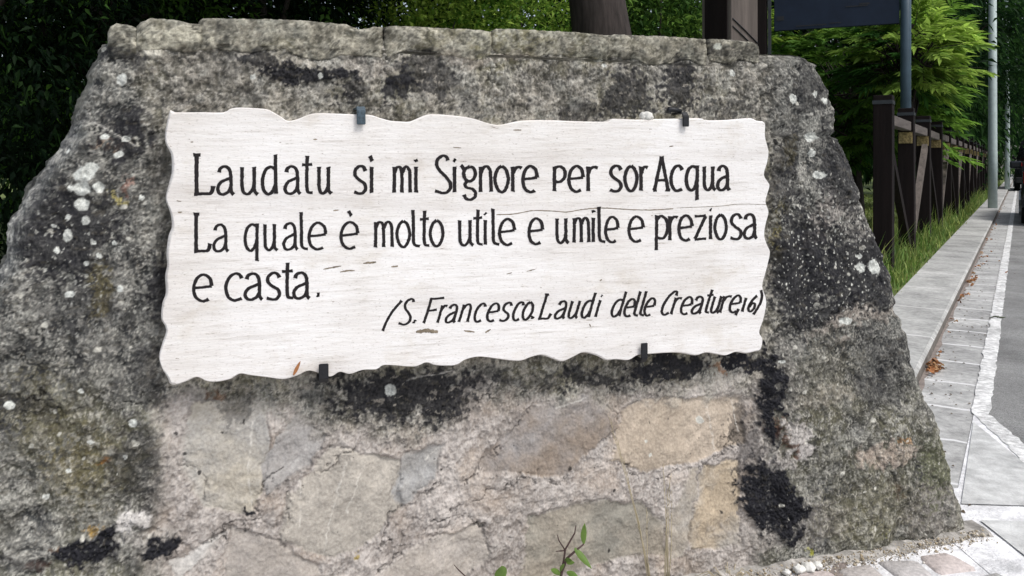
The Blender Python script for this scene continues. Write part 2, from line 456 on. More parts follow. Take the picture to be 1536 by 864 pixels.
STONES = [  # polygon in photo pixels, colour, second colour
    ([(290, 600), (400, 596), (405, 690), (378, 772), (305, 762), (268, 690)], (174, 167, 152), (160, 159, 156)),
    ([(445, 620), (490, 652), (470, 692), (398, 748), (388, 700)], (162, 161, 160), (146, 143, 140)),
    ([(495, 672), (602, 688), (600, 762), (565, 806), (500, 838), (418, 812), (430, 745)], (172, 166, 156), (152, 147, 138)),
    ([(604, 682), (666, 664), (648, 722), (602, 760), (588, 752)], (156, 157, 157), (138, 136, 132)),
    ([(625, 812), (722, 786), (736, 832), (690, 880), (545, 880)], (172, 166, 160), (160, 152, 142)),
    ([(722, 690), (790, 612), (900, 586), (926, 640), (872, 690), (846, 716), (724, 712)], (140, 138, 138), (132, 118, 104)),
    ([(932, 614), (965, 598), (1112, 592), (1118, 662), (1050, 690), (960, 706), (916, 690)], (178, 164, 147), (164, 150, 132)),
    ([(792, 778), (870, 752), (960, 752), (992, 778), (1002, 832), (900, 842), (780, 880)], (128, 126, 116), (142, 134, 120)),
    ([(1054, 700), (1108, 690), (1110, 820), (1040, 826), (1030, 800)], (166, 150, 126), (150, 146, 138)),
    ([(255, 842), (345, 796), (310, 832), (262, 872)], (196, 194, 190), (176, 172, 166)),
    ([(345, 790), (420, 815), (480, 850), (470, 890), (330, 890)], (166, 158, 148), (150, 144, 138)),
    ([(1000, 780), (1035, 700), (1048, 700), (1030, 830), (1005, 840)], (150, 148, 144), (165, 156, 142)),
]
CRACKS = [  # dark open joints
    [(640, 775), (740, 740), (860, 705), (960, 705), (1080, 672), (1120, 655)],
    [(560, 820), (600, 770), (680, 720), (745, 680), (800, 610)],
    [(0, 600), (60, 597), (130, 606), (250, 600)],
    [(420, 700), (380, 745), (400, 790)], [(530, 665), (490, 700), (440, 740), (425, 800)],
    [(540, 860), (620, 808), (700, 770), (725, 790)],
    [(262, 690), (300, 700), (305, 765)], [(260, 830), (345, 790), (420, 780)],
    [(126, 165), (165, 190), (215, 215)], [(1160, 225), (1215, 300), (1290, 290)], [(1180, 500), (1260, 470), (1345, 455)],
    [(1340, 470), (1330, 560), (1300, 660), (1390, 790)], [(1140, 690), (1160, 760), (1190, 790)], [(1250, 210), (1240, 260), (1290, 300)],
    [(600, 660), (680, 640), (760, 600)], [(575, 75), (580, 110), (570, 160)], [(735, 60), (740, 120)],
]
VEINS = [[(520, 690), (500, 760), (485, 830)], [(450, 720), (450, 790)], [(380, 620), (372, 700), (378, 760)], [(640, 690), (660, 668)],
         [(835, 612), (880, 595)], [(1060, 610), (1075, 680)], [(1100, 600), (1110, 650)], [(612, 569), (680, 556)], [(545, 700), (520, 770)], [(130, 172), (205, 222)]]
BLACK = [  # black crust: cx, cy, rx, ry, angle, strength
    (615, 592, 118, 44, 0, .92), (500, 566, 30, 16, 0, .7), (1000, 552, 62, 28, -6, .97), (890, 570, 55, 15, 0, .8), (800, 570, 60, 12, 0, .6), (745, 560, 40, 14, 0, .5),
    (1118, 541, 42, 17, 0, 1.0), (1155, 590, 17, 75, 0, 1.0), (1150, 745, 30, 62, -18, 1.0), (1180, 770, 22, 42, -20, 1.0), (1118, 650, 14, 50, 0, .6), (1160, 642, 14, 14, 0, .6),
    (140, 820, 58, 24, -12, 1.0), (175, 800, 18, 22, 0, 1.0), (246, 822, 17, 14, 0, 1.0), (120, 815, 20, 10, 0, .9), (375, 762, 8, 7, 0, 1.0), (235, 430, 20, 40, 0, .85), (226, 560, 24, 60, 0, .6),
    (460, 112, 74, 17, -2, .97), (390, 100, 26, 12, 20, .8), (525, 130, 20, 24, 0, .75), (640, 118, 56, 30, 10, .72), (602, 128, 20, 24, 30, .9), (940, 140, 42, 36, 0, .8), (1022, 124, 34, 34, 0, .85),
    (185, 200, 30, 46, 20, .89), (180, 85, 46, 10, 0, .65), (205, 95, 20, 16, 0, .6), (740, 165, 60, 12, 0, .4), (870, 170, 40, 14, 0, .5), (1085, 165, 50, 14, 0, .55), (1100, 75, 42, 18, 0, .55),
    (105, 350, 80, 70, 0, .85), (1195, 400, 46, 95, 6, .89), (1290, 400, 66, 75, 30, .85), (1260, 250, 36, 72, -10, .8), (1210, 140, 30, 36, 0, .6), (1170, 260, 22, 60, 0, .7), (1320, 560, 40, 60, 0, .5), (1250, 470, 40, 20, -20, .7),
    (120, 460, 70, 40, 0, .45), (200, 690, 40, 60, 10, .5), (40, 605, 60, 14, 0, .5), (30, 835, 40, 12, 0, .6), (470, 600, 30, 16, 0, .4), (300, 590, 50, 16, -10, .3), (355, 605, 26, 30, 0, .45),
]
PALE = [  # cement and pale crust
    (255, 60, 54, 17, -4, .97, (186, 182, 170)), (165, 118, 28, 8, 0, .3, (140, 138, 128)), (560, 100, 60, 14, 0, .35, (150, 142, 134)), (720, 82, 70, 10, 0, .45, (158, 148, 138)), (1010, 60, 90, 8, 0, .3, (140, 136, 124)),
    (1230, 330, 18, 60, 28, .55, (150, 142, 136)), (1230, 590, 60, 12, -16, .35, (150, 142, 130)), (1270, 330, 50, 22, 20, .5, (140, 136, 130)), (1280, 480, 70, 14, -18, .55, (158, 148, 138)), (1320, 680, 44, 16, 0, .55, (176, 160, 146)), (1395, 760, 40, 40, 0, .3, (150, 142, 134)),
    (205, 780, 24, 16, 0, .9, (190, 186, 182)), (226, 470, 14, 60, 0, .4, (120, 120, 116)), (1225, 780, 40, 30, 0, .25, (150, 142, 136)), (1190, 655, 18, 24, 20, .7, (186, 180, 176)), (1158, 690, 22, 14, 0, .6, (168, 162, 158)), (1130, 800, 50, 20, 0, .5, (150, 144, 138)),
    (30, 830, 26, 20, 0, .5, (170, 168, 160)), (210, 810, 60, 10, 0, .5, (170, 166, 160)), (720, 600, 26, 40, 20, .5, (160, 152, 146)), (1175, 560, 24, 70, 0, .35, (130, 126, 120)), (1270, 300, 26, 14, 0, .4, (150, 146, 140)),
]
OCHRE = [(165, 215, 14, 12, (150, 130, 112)), (70, 620, 70, 60, (98, 92, 62)), (130, 700, 60, 60, (104, 94, 56)), (178, 298, 12, 9, (150, 140, 86)), (195, 276, 8, 14, (128, 96, 84)), (150, 430, 20, 40, (100, 92, 62)),
         (1162, 640, 16, 14, (92, 54, 30)), (1172, 668, 10, 9, (84, 54, 36)), (1352, 660, 4, 8, (140, 104, 62)), (1225, 816, 7, 5, (150, 150, 50)), (1321, 786, 6, 6, (150, 148, 50)), (1340, 735, 14, 14, (70, 50, 40)), (148, 782, 20, 6, (150, 118, 50)), (50, 836, 26, 7, (76, 52, 38)), (98, 818, 14, 8, (120, 82, 48)), (1080, 560, 10, 16, (150, 112, 84)),
         (160, 688, 12, 6, (136, 92, 44)), (320, 588, 22, 6, (120, 92, 70)), (1165, 350, 8, 40, (120, 112, 74)), (1172, 235, 12, 18, (130, 122, 92)), (530, 823, 4, 4, (150, 130, 50)), (600, 610, 20, 16, (86, 86, 62)), (1300, 760, 90, 50, (104, 100, 78)), (1240, 560, 50, 60, (110, 106, 92)), (1400, 700, 30, 50, (92, 94, 72))]
SPOTS = [(130, 262, 17, 13), (126, 283, 12, 10), (125, 306, 12, 10), (131, 331, 7, 7), (140, 252, 12, 8), (103, 351, 9, 9), (142, 363, 4, 4), (87, 375, 4, 4), (152, 384, 4, 4), (173, 363, 5, 4), (131, 395, 4, 4), (107, 441, 8, 5),
         (213, 296, 4, 4), (97, 227, 4, 4), (152, 282, 8, 7), (82, 337, 4, 3), (105, 324, 5, 4), (110, 283, 7, 4), (202, 631, 7, 6), (190, 682, 4, 4), (72, 741, 5, 4), (107, 702, 5, 3), (123, 584, 3.5, 3.5), (140, 658, 4, 3), (15, 606, 9, 6), (183, 432, 6, 5), (180, 232, 9, 6),
         (186, 120, 8, 8), (160, 205, 6, 5), (190, 210, 7, 5), (585, 585, 8, 9), (1308, 400, 9, 11), (1184, 148, 7, 8), (1262, 480, 8, 5), (1224, 262, 10, 5), (1216, 228, 5, 5), (1216, 144, 4, 4), (1288, 400, 7, 8), (1284, 383, 4, 4), (1233, 150, 7, 5), (1213, 206, 9, 7), (1168, 540, 6, 3), (968, 660, 3, 3), (975, 680, 3, 3), (1050, 630, 7, 6), (900, 90, 4, 3), (905, 98, 5, 3), (380, 116, 5, 4), (480, 113, 5, 4), (1098, 108, 5, 6), (1075, 70, 5, 5)]

def ell(px, py, cx, cy, rx, ry, ang=0.0):
    a = R(ang); dx, dy = px - cx, py - cy
    ex, ey = (dx * math.cos(a) + dy * math.sin(a)) / rx, (-dx * math.sin(a) + dy * math.cos(a)) / ry
    return 1 - np.hypot(ex, ey)         # >0 inside

def rock_colour(t, z, cap=False):
    """albedo (linear) and relief (m) over the wall face"""
    px, py = wall_px(t, z)
    px = np.clip(px, -300, 1800); py = np.clip(py, -50, 1300)
    n1 = fbm(t, z, 5, 4, 1); n2 = fbm(t, z, 18, 4, 2); n3 = fbm(t, z, 60, 4, 3); n4 = fbm(t, z, 190, 3, 4)
    m1 = fbm(t + 5, z, 9, 4, 12); m2 = fbm(t + 5, z, 34, 4, 13); m3 = fbm(t + 3, z + 2, 100, 3, 14)
    wx = px + 22 * m1 + 12 * m2 + 4 * m3; wy = py + 22 * fbm(t, z + 7, 9, 4, 15) + 12 * fbm(t, z + 9, 34, 4, 16) + 4 * n4
    A = lambda r, g, b: lin(r, g, b)
    mix = lambda c, d, k: c + (d - c) * k[..., None]
    # -- grey brown rendered top and field
    k = np.clip(0.5 + 0.6 * n2 + 0.7 * n3 + .55 * n4, 0, 1)
    C = mix(A(82, 80, 73) + 0 * k[..., None], A(152, 147, 137), k)
    C = mix(C, A(160, 156, 148), sstep(.08, .2, .6 * n2 + .8 * m2 + .5 * n3 + .35 * n4) * .4)
    C = mix(C, A(74, 71, 66), sstep(.10, .22, -n2 + .7 * m3 + .3 * n4) * .5)
    C = mix(C, A(122, 118, 92), np.clip(n1 * .9, 0, .5))
    h = 0.012 * n1 + 0.008 * n2 + 0.0035 * n3 + 0.0012 * n4
    # -- dark boulders left and right
    left = sstep(-30, 26, np.interp(py, [0, 150, 300, 560, 700, 864], [165, 215, 238, 240, 235, 235]) - wx)
    right = sstep(-26, 26, wx - np.interp(py, [0, 60, 100, 300, 560, 864], [1250, 1180, 1150, 1160, 1150, 1130]))
    bk = np.clip(0.47 + 0.8 * n2 + 0.7 * n3 + .55 * n4, 0, 1)
    B = mix(A(48, 49, 49) + 0 * k[..., None], A(126, 125, 119), bk)
    B = mix(B, A(160, 158, 150), sstep(.12, .24, m2 + .7 * m3 + .5 * n4 + .1 * n1) * .55)
    B = mix(B, A(46, 46, 48), sstep(.12, .22, -m2 + .6 * n3 + .3 * n4) * .5)
    B = mix(B, A(104, 101, 82), sstep(520, 640, py) * np.clip(.35 + n1, 0, .6))
    C = mix(C, B, np.maximum(left, right))
    # -- pale masonry field below the plaque
    low = sstep(-20, 26, wy - np.interp(px, [200, 300, 500, 620, 720, 800, 1000, 1150], [590, 590, 640, 650, 615, 590, 590, 570])) * (1 - left) * (1 - right)
    st = fbm(t * .77 + z * .64, (z * .77 - t * .64) * 4.2, 9, 4, 17); s2 = fbm(t * .77 + z * .64, (z * .77 - t * .64) * 3, 40, 3, 18)
    mk = np.clip(0.52 + 0.32 * n3 + 0.42 * n4 + .25 * m3 + .5 * n1 + .45 * st + .3 * s2, 0, 1)
    Mo = mix(A(128, 121, 115) + 0 * k[..., None], A(186, 179, 173), mk)
    Mo = mix(Mo, A(166, 150, 134), np.clip(m1 * .8, 0, .45))
    h = h * (1 - .45 * low) + low * (0.0015 * n3 + 0.0012 * n4)
    smax = np.zeros_like(px)
    for i, (pl, c1, c2) in enumerate(STONES):
        d = poly_sdf(px + 7 * m2 + 2.5 * m3, py + 7 * n2 + 2.5 * n4, pl)
        sf = 1.5 + 5 * sstep(-.1, .35, fbm(t, z, 6, 2, 90 + i)); mk_ = sstep(-.6 * sf, sf, d) * low
        q = np.clip(0.5 + 0.9 * fbm(t, z, 7, 3, 40 + i) + .25 * n3, 0, 1)
        g = 1 + .10 * m3 + .10 * n4 + .10 * n2
        St = (A(*c1) + (A(*c2) - A(*c1)) * q[..., None]); St = (St * .80 + .20 * A(168, 160, 152)) * (g * (1 + .16 * st + .10 * s2 + .05 * n4))[..., None]
        cxp, cyp = np.mean([p[0] for p in pl]), np.mean([p[1] for p in pl]); ra, rb = _hash(np.array([i * 1.0]), np.array([3.0]), 5)[0] - .5, _hash(np.array([i * 1.0]), np.array([8.0]), 6)[0] - .35
        h = h + mk_ * np.clip((ra * (px - cxp) + rb * (cyp - py)) * .00016, -.009, .009)
        Mo = mix(Mo, St, mk_)
        h = h + mk_ * (-0.003 - 0.002 * n3 - 0.001 * n4 + .005 * fbm(t, z, 11, 2, 60 + i)) - 0.004 * np.exp(-(d / 2.2) ** 2) * low * np.clip(.6 + 1.5 * n2, 0, 1)
        Mo = Mo * (1 - .28 * np.exp(-((d + 1.5) / 1.8) ** 2) * np.clip(.4 + 2 * m2, 0, 1))[..., None]
        smax = np.maximum(smax, mk_)
    C = mix(C, Mo, low)
    # -- broad weathering patches and crusty rosettes
    bw = fbm(t + 11, z + 3, 3.2, 4, 131); rk = 1 - .93 * low; big_ = np.maximum(left, right)
    C = C * (1 + .55 * bw * rk)[..., None]
    pa = sstep(.07, .15, .9 * fbm(t + 2, z, 13, 3, 181) + .5 * m2 + .3 * m3 + .25 * n4)
    C = mix(C, A(152, 150, 143) * (1 + .3 * n4 + .2 * n3)[..., None], pa * rk * np.clip(.26 + .5 * bw, 0, .6))
    pb = sstep(.10, .17, .9 * fbm(t + 4, z, 16, 3, 191) + .5 * n2 + .35 * n3 + .3 * m3)
    C = mix(C, A(52, 52, 52) * (1 + .3 * n4)[..., None], pb * rk * np.clip(.26 + .16 * big_ - .4 * bw, 0, .7))
    pc = sstep(.12, .2, .8 * fbm(t + 6, z, 30, 3, 201) + .5 * n3 + .45 * n4)
    C = mix(C, A(168, 166, 158), pc * rk * np.clip(.22 + .5 * n1, 0, .5))
    for cell, pr, r0_, r1_, sd_, col, am in ((.085, .5, .008, .030, 141, (150, 150, 143), .5), (.05, .45, .005, .016, 151, (162, 161, 153), .5), (.07, .4, .006, .026, 161, (58, 58, 58), .55), (.03, .4, .003, .009, 171, (64, 62, 58), .55)):
        dd = dots(t + .010 * m2 + .005 * m3 + .002 * n4, z + .010 * n2 + .005 * n3, cell, pr, r0_, r1_, sd_)
        rg = .65 + .5 * n4 + .4 * m3
        C = mix(C, A(*col), np.clip(dd * am * rk * np.clip(rg, 0, 1.3), 0, .9)); h = h + .0012 * dd * rk * (1 if col[0] > 100 else -1)
    # -- pale crusts
    for cx, cy, rx, ry, an, s, col in PALE:
        e = ell(wx, wy, cx, cy, rx, ry, an)
        mk_ = sstep(-.25, .3, e + .45 * n3) * s
        C = mix(C, A(*col) * (1 + .15 * n4)[..., None], mk_); h = h + .003 * mk_
    for cx, cy, rx, ry, col in OCHRE:
        e = ell(wx, wy, cx, cy, rx, ry)
        C = mix(C, A(*col) * (1 + .4 * n3)[..., None], sstep(-.2, .5, e + .9 * m3 + .5 * n4) * (.8 if rx < 40 else .4))
    # -- speckles
    spk = sstep(.18, .42, m3 + .5 * m2 + .2 * n1)
    area = np.clip(1 - low * .9, 0, 1)
    C = mix(C, A(46, 46, 46), spk * .55 * area)
    spl = sstep(.22, .5, n4 * .7 + n3 * .6)
    C = mix(C, A(176, 172, 162), spl * .35 * area)
    # -- black crusts
    for cx, cy, rx, ry, an, s in BLACK:
        e = ell(wx, wy, cx, cy, rx, ry, an)
        thr = .42 if s < .9 else .24
        mk_ = sstep(-.12, .22, e + thr * m3 + .35 * n3) * s
        C = mix(C, A(33, 33, 37) * (1 + .35 * n4)[..., None], mk_)
        if s > .9: h = h + .003 * mk_ * (1 + n4)
    # -- specks of lichen, denser on the dark rock
    big = np.maximum(left, right)
    d1 = dots(t + .004 * n3, z + .004 * m3, .010, .42, .0008, .0030, 71)
    zone = np.clip(ell(px, py, 1230, 385, 130, 130) * 1.6, 0, 1) + .35 * np.clip(ell(px, py, 120, 380, 150, 200) * 1.4, 0, 1) + .16
    C = mix(C, A(196, 196, 188), d1 * np.clip(big * zone, 0, 1) * .9)
    d2 = dots(t + .01 * m2, z, .035, .22, .0015, .0065, 81)
    C = mix(C, A(188, 186, 176), d2 * area * (.25 + .5 * big))
    d3 = dots(t, z + .01 * m2, .05, .35, .001, .0045, 91)
    C = mix(C, A(40, 38, 38), d3 * low * .9)
    d4 = dots(t + .02 * n3, z, .022, .5, .002, .007, 101)
    C = mix(C, A(150, 144, 134), d4 * (1 - low) * (1 - big) * .55)
    d5 = dots(t + .02 * n3, z + .01 * n2, .018, .4, .002, .006, 121)
    C = mix(C, A(78, 74, 66), d5 * (1 - low) * .5)
    # -- named white lichen spots
    sx, sy = px + 3.5 * m2 + 1.5 * m3, py + 3.5 * n2 + 1.5 * n4
    for cx, cy, rx, ry in SPOTS:
        e = ell(sx, sy, cx, cy, rx, ry)
        C = mix(C, A(190, 192, 186) * (1 + .10 * n4)[..., None], sstep(-.08, .12, e) * (.95 if cx < 300 or cx > 1150 else .75))
    # -- cracks and veins
    for ln_ in CRACKS:
        d = line_d(wx - 8 * m1, wy - 8 * n1, ln_)
        q = np.exp(-(d / 1.5) ** 2) * np.clip(.65 + 1.6 * n2, 0, 1)
        C = C * (1 - .62 * q)[..., None]; h = h - .005 * np.exp(-(d / 2.2) ** 2) * np.clip(.6 + n2, 0, 1)
    for ln_ in VEINS:
        d = line_d(px + 4 * m2 + 2 * m3, py + 4 * n2, ln_)
        C = mix(C, A(218, 214, 206), np.exp(-(d / 1.1) ** 2) * .55 * np.clip(.65 + n3, 0, 1))
    # mould on the lower joint next to the plaque sits flat behind it
    pl = sstep(0, 25, np.minimum(np.minimum(px - 235, 1160 - px), np.minimum(py - 160, 580 - py)))
    h = h * (1 - .6 * pl)
    # ledge: the boulders stand a little proud of the masonry
    h = h + .014 * big + low * .002
    return np.concatenate([np.clip(C * 1.08, .004, .85), np.clip(1 - .72 * low - .25 * smax, 0, 1)[..., None]], -1), h

def build_body(parent):
    nz, nx, ms, nb = 600, 1180, 26, 8
    zz = np.linspace(-0.05, ZTOP, nz)
    Lr, Rr = np.interp(zz, lZ, lT), np.interp(zz, rZ, rT)
    jl = .006 * fbm(zz * 0, zz, 30, 4, 5); jr = .005 * fbm(zz * 0 + 3, zz, 34, 4, 6)
    s = np.linspace(0, 1, nx)
    Lr2, Rr2 = Lr + jl, Rr + jr
    T = Lr2[:, None] + s[None, :] * (Rr2 - Lr2)[:, None]; Z = np.repeat(zz[:, None], nx, 1)
    C, H = rock_colour(T, Z)
    d = np.minimum(T - Lr2[:, None], Rr2[:, None] - T)
    dt = np.minimum(d, (ZTOP - Z) * 1.5 + .002)
    H = H - .022 * np.exp(-dt / .014) 
    px, py = wall_px(T, Z)
    # broken bevel down the left shoulder
    bev = sstep(.055, .0, T - Lr2[:, None] + .012 * fbm(T, Z, 20, 3, 8)) * sstep(150, 200, py) * sstep(560, 430, py)
    H = H - .05 * bev
    C[..., :3] = C[..., :3] * (1 + .10 * bev)[..., None] + bev[..., None] * .06
    V = wall3(T, Z, H)
    th = .36
    def side(e, sgn, seed):
        q = np.linspace(0, 1, ms + 2)[1:-1]
        D = H[:, e][:, None] - (th + H[:, e])[:, None] * q[None, :]
        zc = np.repeat(zz[:, None], ms, 1)
        nn = fbm(D + seed, zc, 9, 4, seed) * .02 + fbm(D + seed, zc, 40, 3, seed + 2) * .006
        tt = T[:, e][:, None] + sgn * (np.sin(q * np.pi)[None, :] * .02 + nn * np.minimum(1, q * 8)[None, :])
        kk = np.clip(.45 + .8 * fbm(D, zc, 18, 4, seed + 5) + .5 * fbm(D, zc, 80, 3, seed + 7), 0, 1)
        cc = lin(58, 58, 56) + (lin(128, 126, 118) - lin(58, 58, 56)) * kk[..., None]
        return wall3(tt, zc, D), cc
    VR, CR = side(-1, 1, 21); VL, CL = side(0, -1, 33)
    q = np.linspace(1, 0, nb)[None, :]
    Tb = Lr2[:, None] + q * (Rr2 - Lr2)[:, None]; Zb = np.repeat(zz[:, None], nb, 1)
    VB = wall3(Tb, Zb, -th + .02 * fbm(Tb, Zb, 4, 3, 44)); CB = np.zeros(Tb.shape + (3,)) + lin(96, 93, 86)
    one = lambda c: np.concatenate([c, np.ones(c.shape[:-1] + (1,))], -1)
    W = np.concatenate([V, VR, VB, VL[:, ::-1]], 1); CW = np.concatenate([C, one(CR), one(CB), one(CL)[:, ::-1]], 1)
    n = W.shape[1]
    idx = np.arange(nz * n).reshape(nz, n); nxt = np.roll(idx, -1, axis=1)
    Q = np.stack([idx[:-1], nxt[:-1], nxt[1:], idx[1:]], -1).reshape(-1, 4)
    # lid: bridge the top front row to the back
    mid = wall3(np.linspace(Lr2[-1], Rr2[-1], n), np.full(n, ZTOP + .002), -.18)
    Vall = np.concatenate([W.reshape(-1, 3), wall3(np.array([(Lr2[-1] + Rr2[-1]) / 2]), np.array([ZTOP]), -.18)])
    Call = np.concatenate([CW.reshape(-1, 4), np.r_[lin(120, 116, 104), 1][None]])
    c = nz * n; top = idx[-1]
    a = top[0::2]; b_ = top[1::2]; c_ = np.roll(top, -2)[0::2]
    m_ = min(len(a), len(b_))
    lid = np.stack([a[:m_], b_[:m_], c_[:m_], np.full(m_, c)], 1)
    me = mesh_np('masonry', Vall, np.concatenate([Q, lid]), Call)
    return link('masonry', me, M_ROCK, parent, True)

mon = empty('stone_monument', (0, 0, 0))
tag(mon, 'lichen-stained grey rubble stone monument wall carrying the white inscribed slab', 'monument')
build_body(mon)

CAPS = [ # top outline in photo pixels, bottom row
    ([(163, 50), (167, 40), (175, 35), (190, 37), (207, 41)], 1.205),
    ([(204, 40), (212, 33), (225, 28), (246, 28), (268, 31), (285, 35), (303, 36)], 1.222),
    ([(297, 33), (303, 27), (330, 26), (420, 28), (470, 31), (520, 36), (540, 43), (550, 42), (562, 39), (576, 39)], 1.228),
    ([(577, 40), (590, 38), (640, 41), (700, 44), (728, 47), (736, 49)], 1.238),
    ([(736, 46), (745, 43), (800, 45), (860, 48), (917, 53), (922, 51), (1000, 54), (1061, 58)], 1.245),
    ([(1063, 59), (1068, 57), (1100, 59), (1130, 62), (1138, 67), (1140, 76)], 1.25),
]
for ci, (outl, zb) in enumerate(CAPS):
    tt, zt = px_wall(np.array([p[0] for p in outl]), np.array([p[1] for p in outl]))
    n, m = max(12, int((tt[-1] - tt[0]) / .004)), 22
    s = np.linspace(tt[0], tt[-1], n)
    top = np.interp(s, tt, zt) + .0016 * fbm(s, s * 0, 70, 3, 50 + ci); bot = zb + .022 * fbm(s, s * 0 + 4, 9, 4, 55 + ci)
    rows = []
    for k in range(m + 1):
        v = k / m; rows.append((s, bot + (top - bot) * v))
    T = np.array([r_[0] for r_ in rows]); Z = np.array([r_[1] for r_ in rows])
    C, H = rock_colour(T, Z, True)
    C = C[..., :3] * np.array([.92, .92, .86])
    de = np.minimum(np.minimum(T - s[0], s[-1] - T), np.minimum(Z - bot, top - Z))
    prd = .006 + .004 * math.sin(ci * 2.3)
    de = np.minimum(np.minimum(T - s[0], s[-1] - T) * 1.6, top - Z)
    vv = np.clip((Z - bot) / (top - bot), 0, 1)
    H = (prd - .002) * sstep(0, .35, vv) + .002 + H * .8 - .009 * np.exp(-de / .004)
    # top surface going back, then the back
    kb_ = 14; Dq = np.linspace(0, 1, kb_ + 1)[1:]
    Tt = np.repeat(s[None], kb_, 0); Dt = H[-1][None] - (H[-1][None] + .38) * Dq[:, None]
    Zt = top[None] + .004 * fbm(Tt, Dt, 25, 4, 70 + ci) - .008 * Dq[:, None]
    kk = np.clip(.5 + .7 * fbm(Tt, Dt, 22, 4, 80 + ci), 0, 1)[..., None]
    Ct = lin(104, 100, 84) + (lin(160, 154, 136) - lin(104, 100, 84)) * kk
    Vb = wall3(s, bot, np.full(n, -.38)); Vf = wall3(T, Z, H)
    W = np.concatenate([Vf, wall3(Tt, Zt, Dt), Vb[None]], 0); CW = np.concatenate([C, Ct, Ct[-1:]], 0)
    r_, c_ = W.shape[:2]; idx = np.arange(r_ * c_).reshape(r_, c_); nx_ = np.roll(idx, -1, axis=0)
    Q = np.stack([idx[:, :-1], idx[:, 1:], nx_[:, 1:], nx_[:, :-1]], -1).reshape(-1, 4)
    V = W.reshape(-1, 3); Cc = CW.reshape(-1, 3)
    ends = []
    for col, fl in ((0, False), (c_ - 1, True)):
        cen = V[idx[:, col]].mean(0); V = np.concatenate([V, cen[None]]); Cc = np.concatenate([Cc, lin(110, 106, 96)[None]])
        l_ = idx[:, col]
        for i in range(0, r_ - (r_ % 2), 2):
            f = [l_[i], l_[(i + 1) % r_], l_[(i + 2) % r_], len(V) - 1]
            ends.append(f[::-1] if fl else f)
    o = link('cap_stone', mesh_np('cap_stone', V, np.concatenate([Q, np.array(ends)]), Cc), M_ROCK, mon, True)

# ------------------------------------------------------------------ the plaque
PL_OFF = 0.052        # front face ahead of the mean wall plane
plaque_px = [(255, 165), (262, 168), (300, 168), (335, 168), (345, 163), (358, 161), (385, 162), (402, 164), (412, 169), (422, 175), (432, 181), (447, 178), (470, 170), (500, 170), (530, 171), (555, 172), (572, 177), (588, 181), (602, 182), (615, 182), (630, 176), (640, 172), (655, 171), (690, 174), (712, 178), (728, 183), (745, 187), (757, 186), (775, 182), (795, 180), (830, 180), (850, 181), (880, 182), (914, 182), (920, 178), (955, 179), (1000, 178), (1050, 177), (1060, 180), (1085, 180), (1110, 178), (1128, 177), (1138, 181), (1149, 184),
             (1150, 205), (1155, 226), (1153, 243), (1148, 262), (1156, 277), (1153, 290), (1150, 303), (1154, 318), (1150, 335), (1148, 352), (1152, 366), (1157, 378), (1153, 398), (1148, 415), (1145, 430), (1151, 452), (1147, 478), (1141, 498), (1146, 510), (1143, 525),
             (1135, 528), (1120, 531), (1105, 529), (1090, 534), (1075, 532), (1060, 530), (1045, 534), (1025, 531), (1008, 530), (975, 532), (957, 534), (944, 541), (925, 540), (910, 541), (895, 534), (876, 530), (862, 536), (846, 543), (835, 541), (815, 534), (800, 536), (783, 542), (768, 542), (745, 539), (720, 536), (700, 540), (683, 549), (655, 549), (640, 545), (622, 551), (590, 549), (575, 549), (565, 555), (545, 556), (525, 562), (510, 559), (495, 566), (470, 558), (460, 558), (445, 565), (425, 570), (400, 567), (375, 564), (360, 562), (345, 570), (325, 574), (310, 573), (295, 567), (280, 573), (265, 578), (255, 577),
             (250, 566), (242, 553), (238, 535), (243, 515), (248, 500), (247, 490), (241, 478), (243, 455), (248, 440), (247, 415), (250, 398), (249, 380), (252, 355), (257, 340), (255, 320), (248, 300), (250, 285), (255, 267), (257, 255), (256, 232), (248, 215), (247, 200), (250, 182)]
def catmull(P, step, closed=False):
    P = np.array(P, float); n = len(P); out = []
    segs = n if closed else n - 1
    for i in range(segs):
        g = (lambda j: P[j % n]) if closed else (lambda j: P[min(max(j, 0), n - 1)])
        a, b, c, d = g(i - 1), g(i), g(i + 1), g(i + 2)
        k = max(2, int(np.linalg.norm(c - b) / step))
        for q in range(k):
            u = q / k
            out.append(.5 * ((2 * b) + (-a + c) * u + (2 * a - 5 * b + 4 * c - d) * u * u + (-a + 3 * b - 3 * c + d) * u ** 3))
    if not closed: out.append(P[-1])
    return np.array(out)

M_TRAV = bpy.data.materials.new('white_travertine'); M_TRAV.use_nodes = True
t = M_TRAV.node_tree; b = t.nodes['Principled BSDF']; b.inputs['Roughness'].default_value = 0.62; b.inputs['Specular IOR Level'].default_value = .3
tc = t.nodes.new('ShaderNodeTexCoord')
def nz_(scale, st, detail=6, rough=.6):
    mp = t.nodes.new('ShaderNodeMapping'); mp.inputs['Scale'].default_value = st; mp.inputs['Rotation'].default_value = (0, 0, -R(17.5))
    t.links.new(tc.outputs['Object'], mp.inputs['Vector'])
    n = t.nodes.new('ShaderNodeTexNoise'); n.inputs['Scale'].default_value = scale; n.inputs['Detail'].default_value = detail; n.inputs['Roughness'].default_value = rough
    t.links.new(mp.outputs[0], n.inputs['Vector']); return n.outputs['Fac']
def ramp(src, stops):
    r_ = t.nodes.new('ShaderNodeValToRGB'); e = r_.color_ramp.elements
    e[0].position, e[0].color = stops[0][0], (*stops[0][1], 1); e[1].position, e[1].color = stops[1][0], (*stops[1][1], 1)
    for p, c in stops[2:]:
        q = e.new(p); q.color = (*c, 1)
    t.links.new(src, r_.inputs[0]); return r_.outputs[0]
def mulc(a, c):
    m = t.nodes.new('ShaderNodeMix'); m.data_type = 'RGBA'; m.blend_type = 'MULTIPLY'; m.inputs['Factor'].default_value = 1
    t.links.new(a, m.inputs['A']); t.links.new(c, m.inputs['B']); return m.outputs['Result']
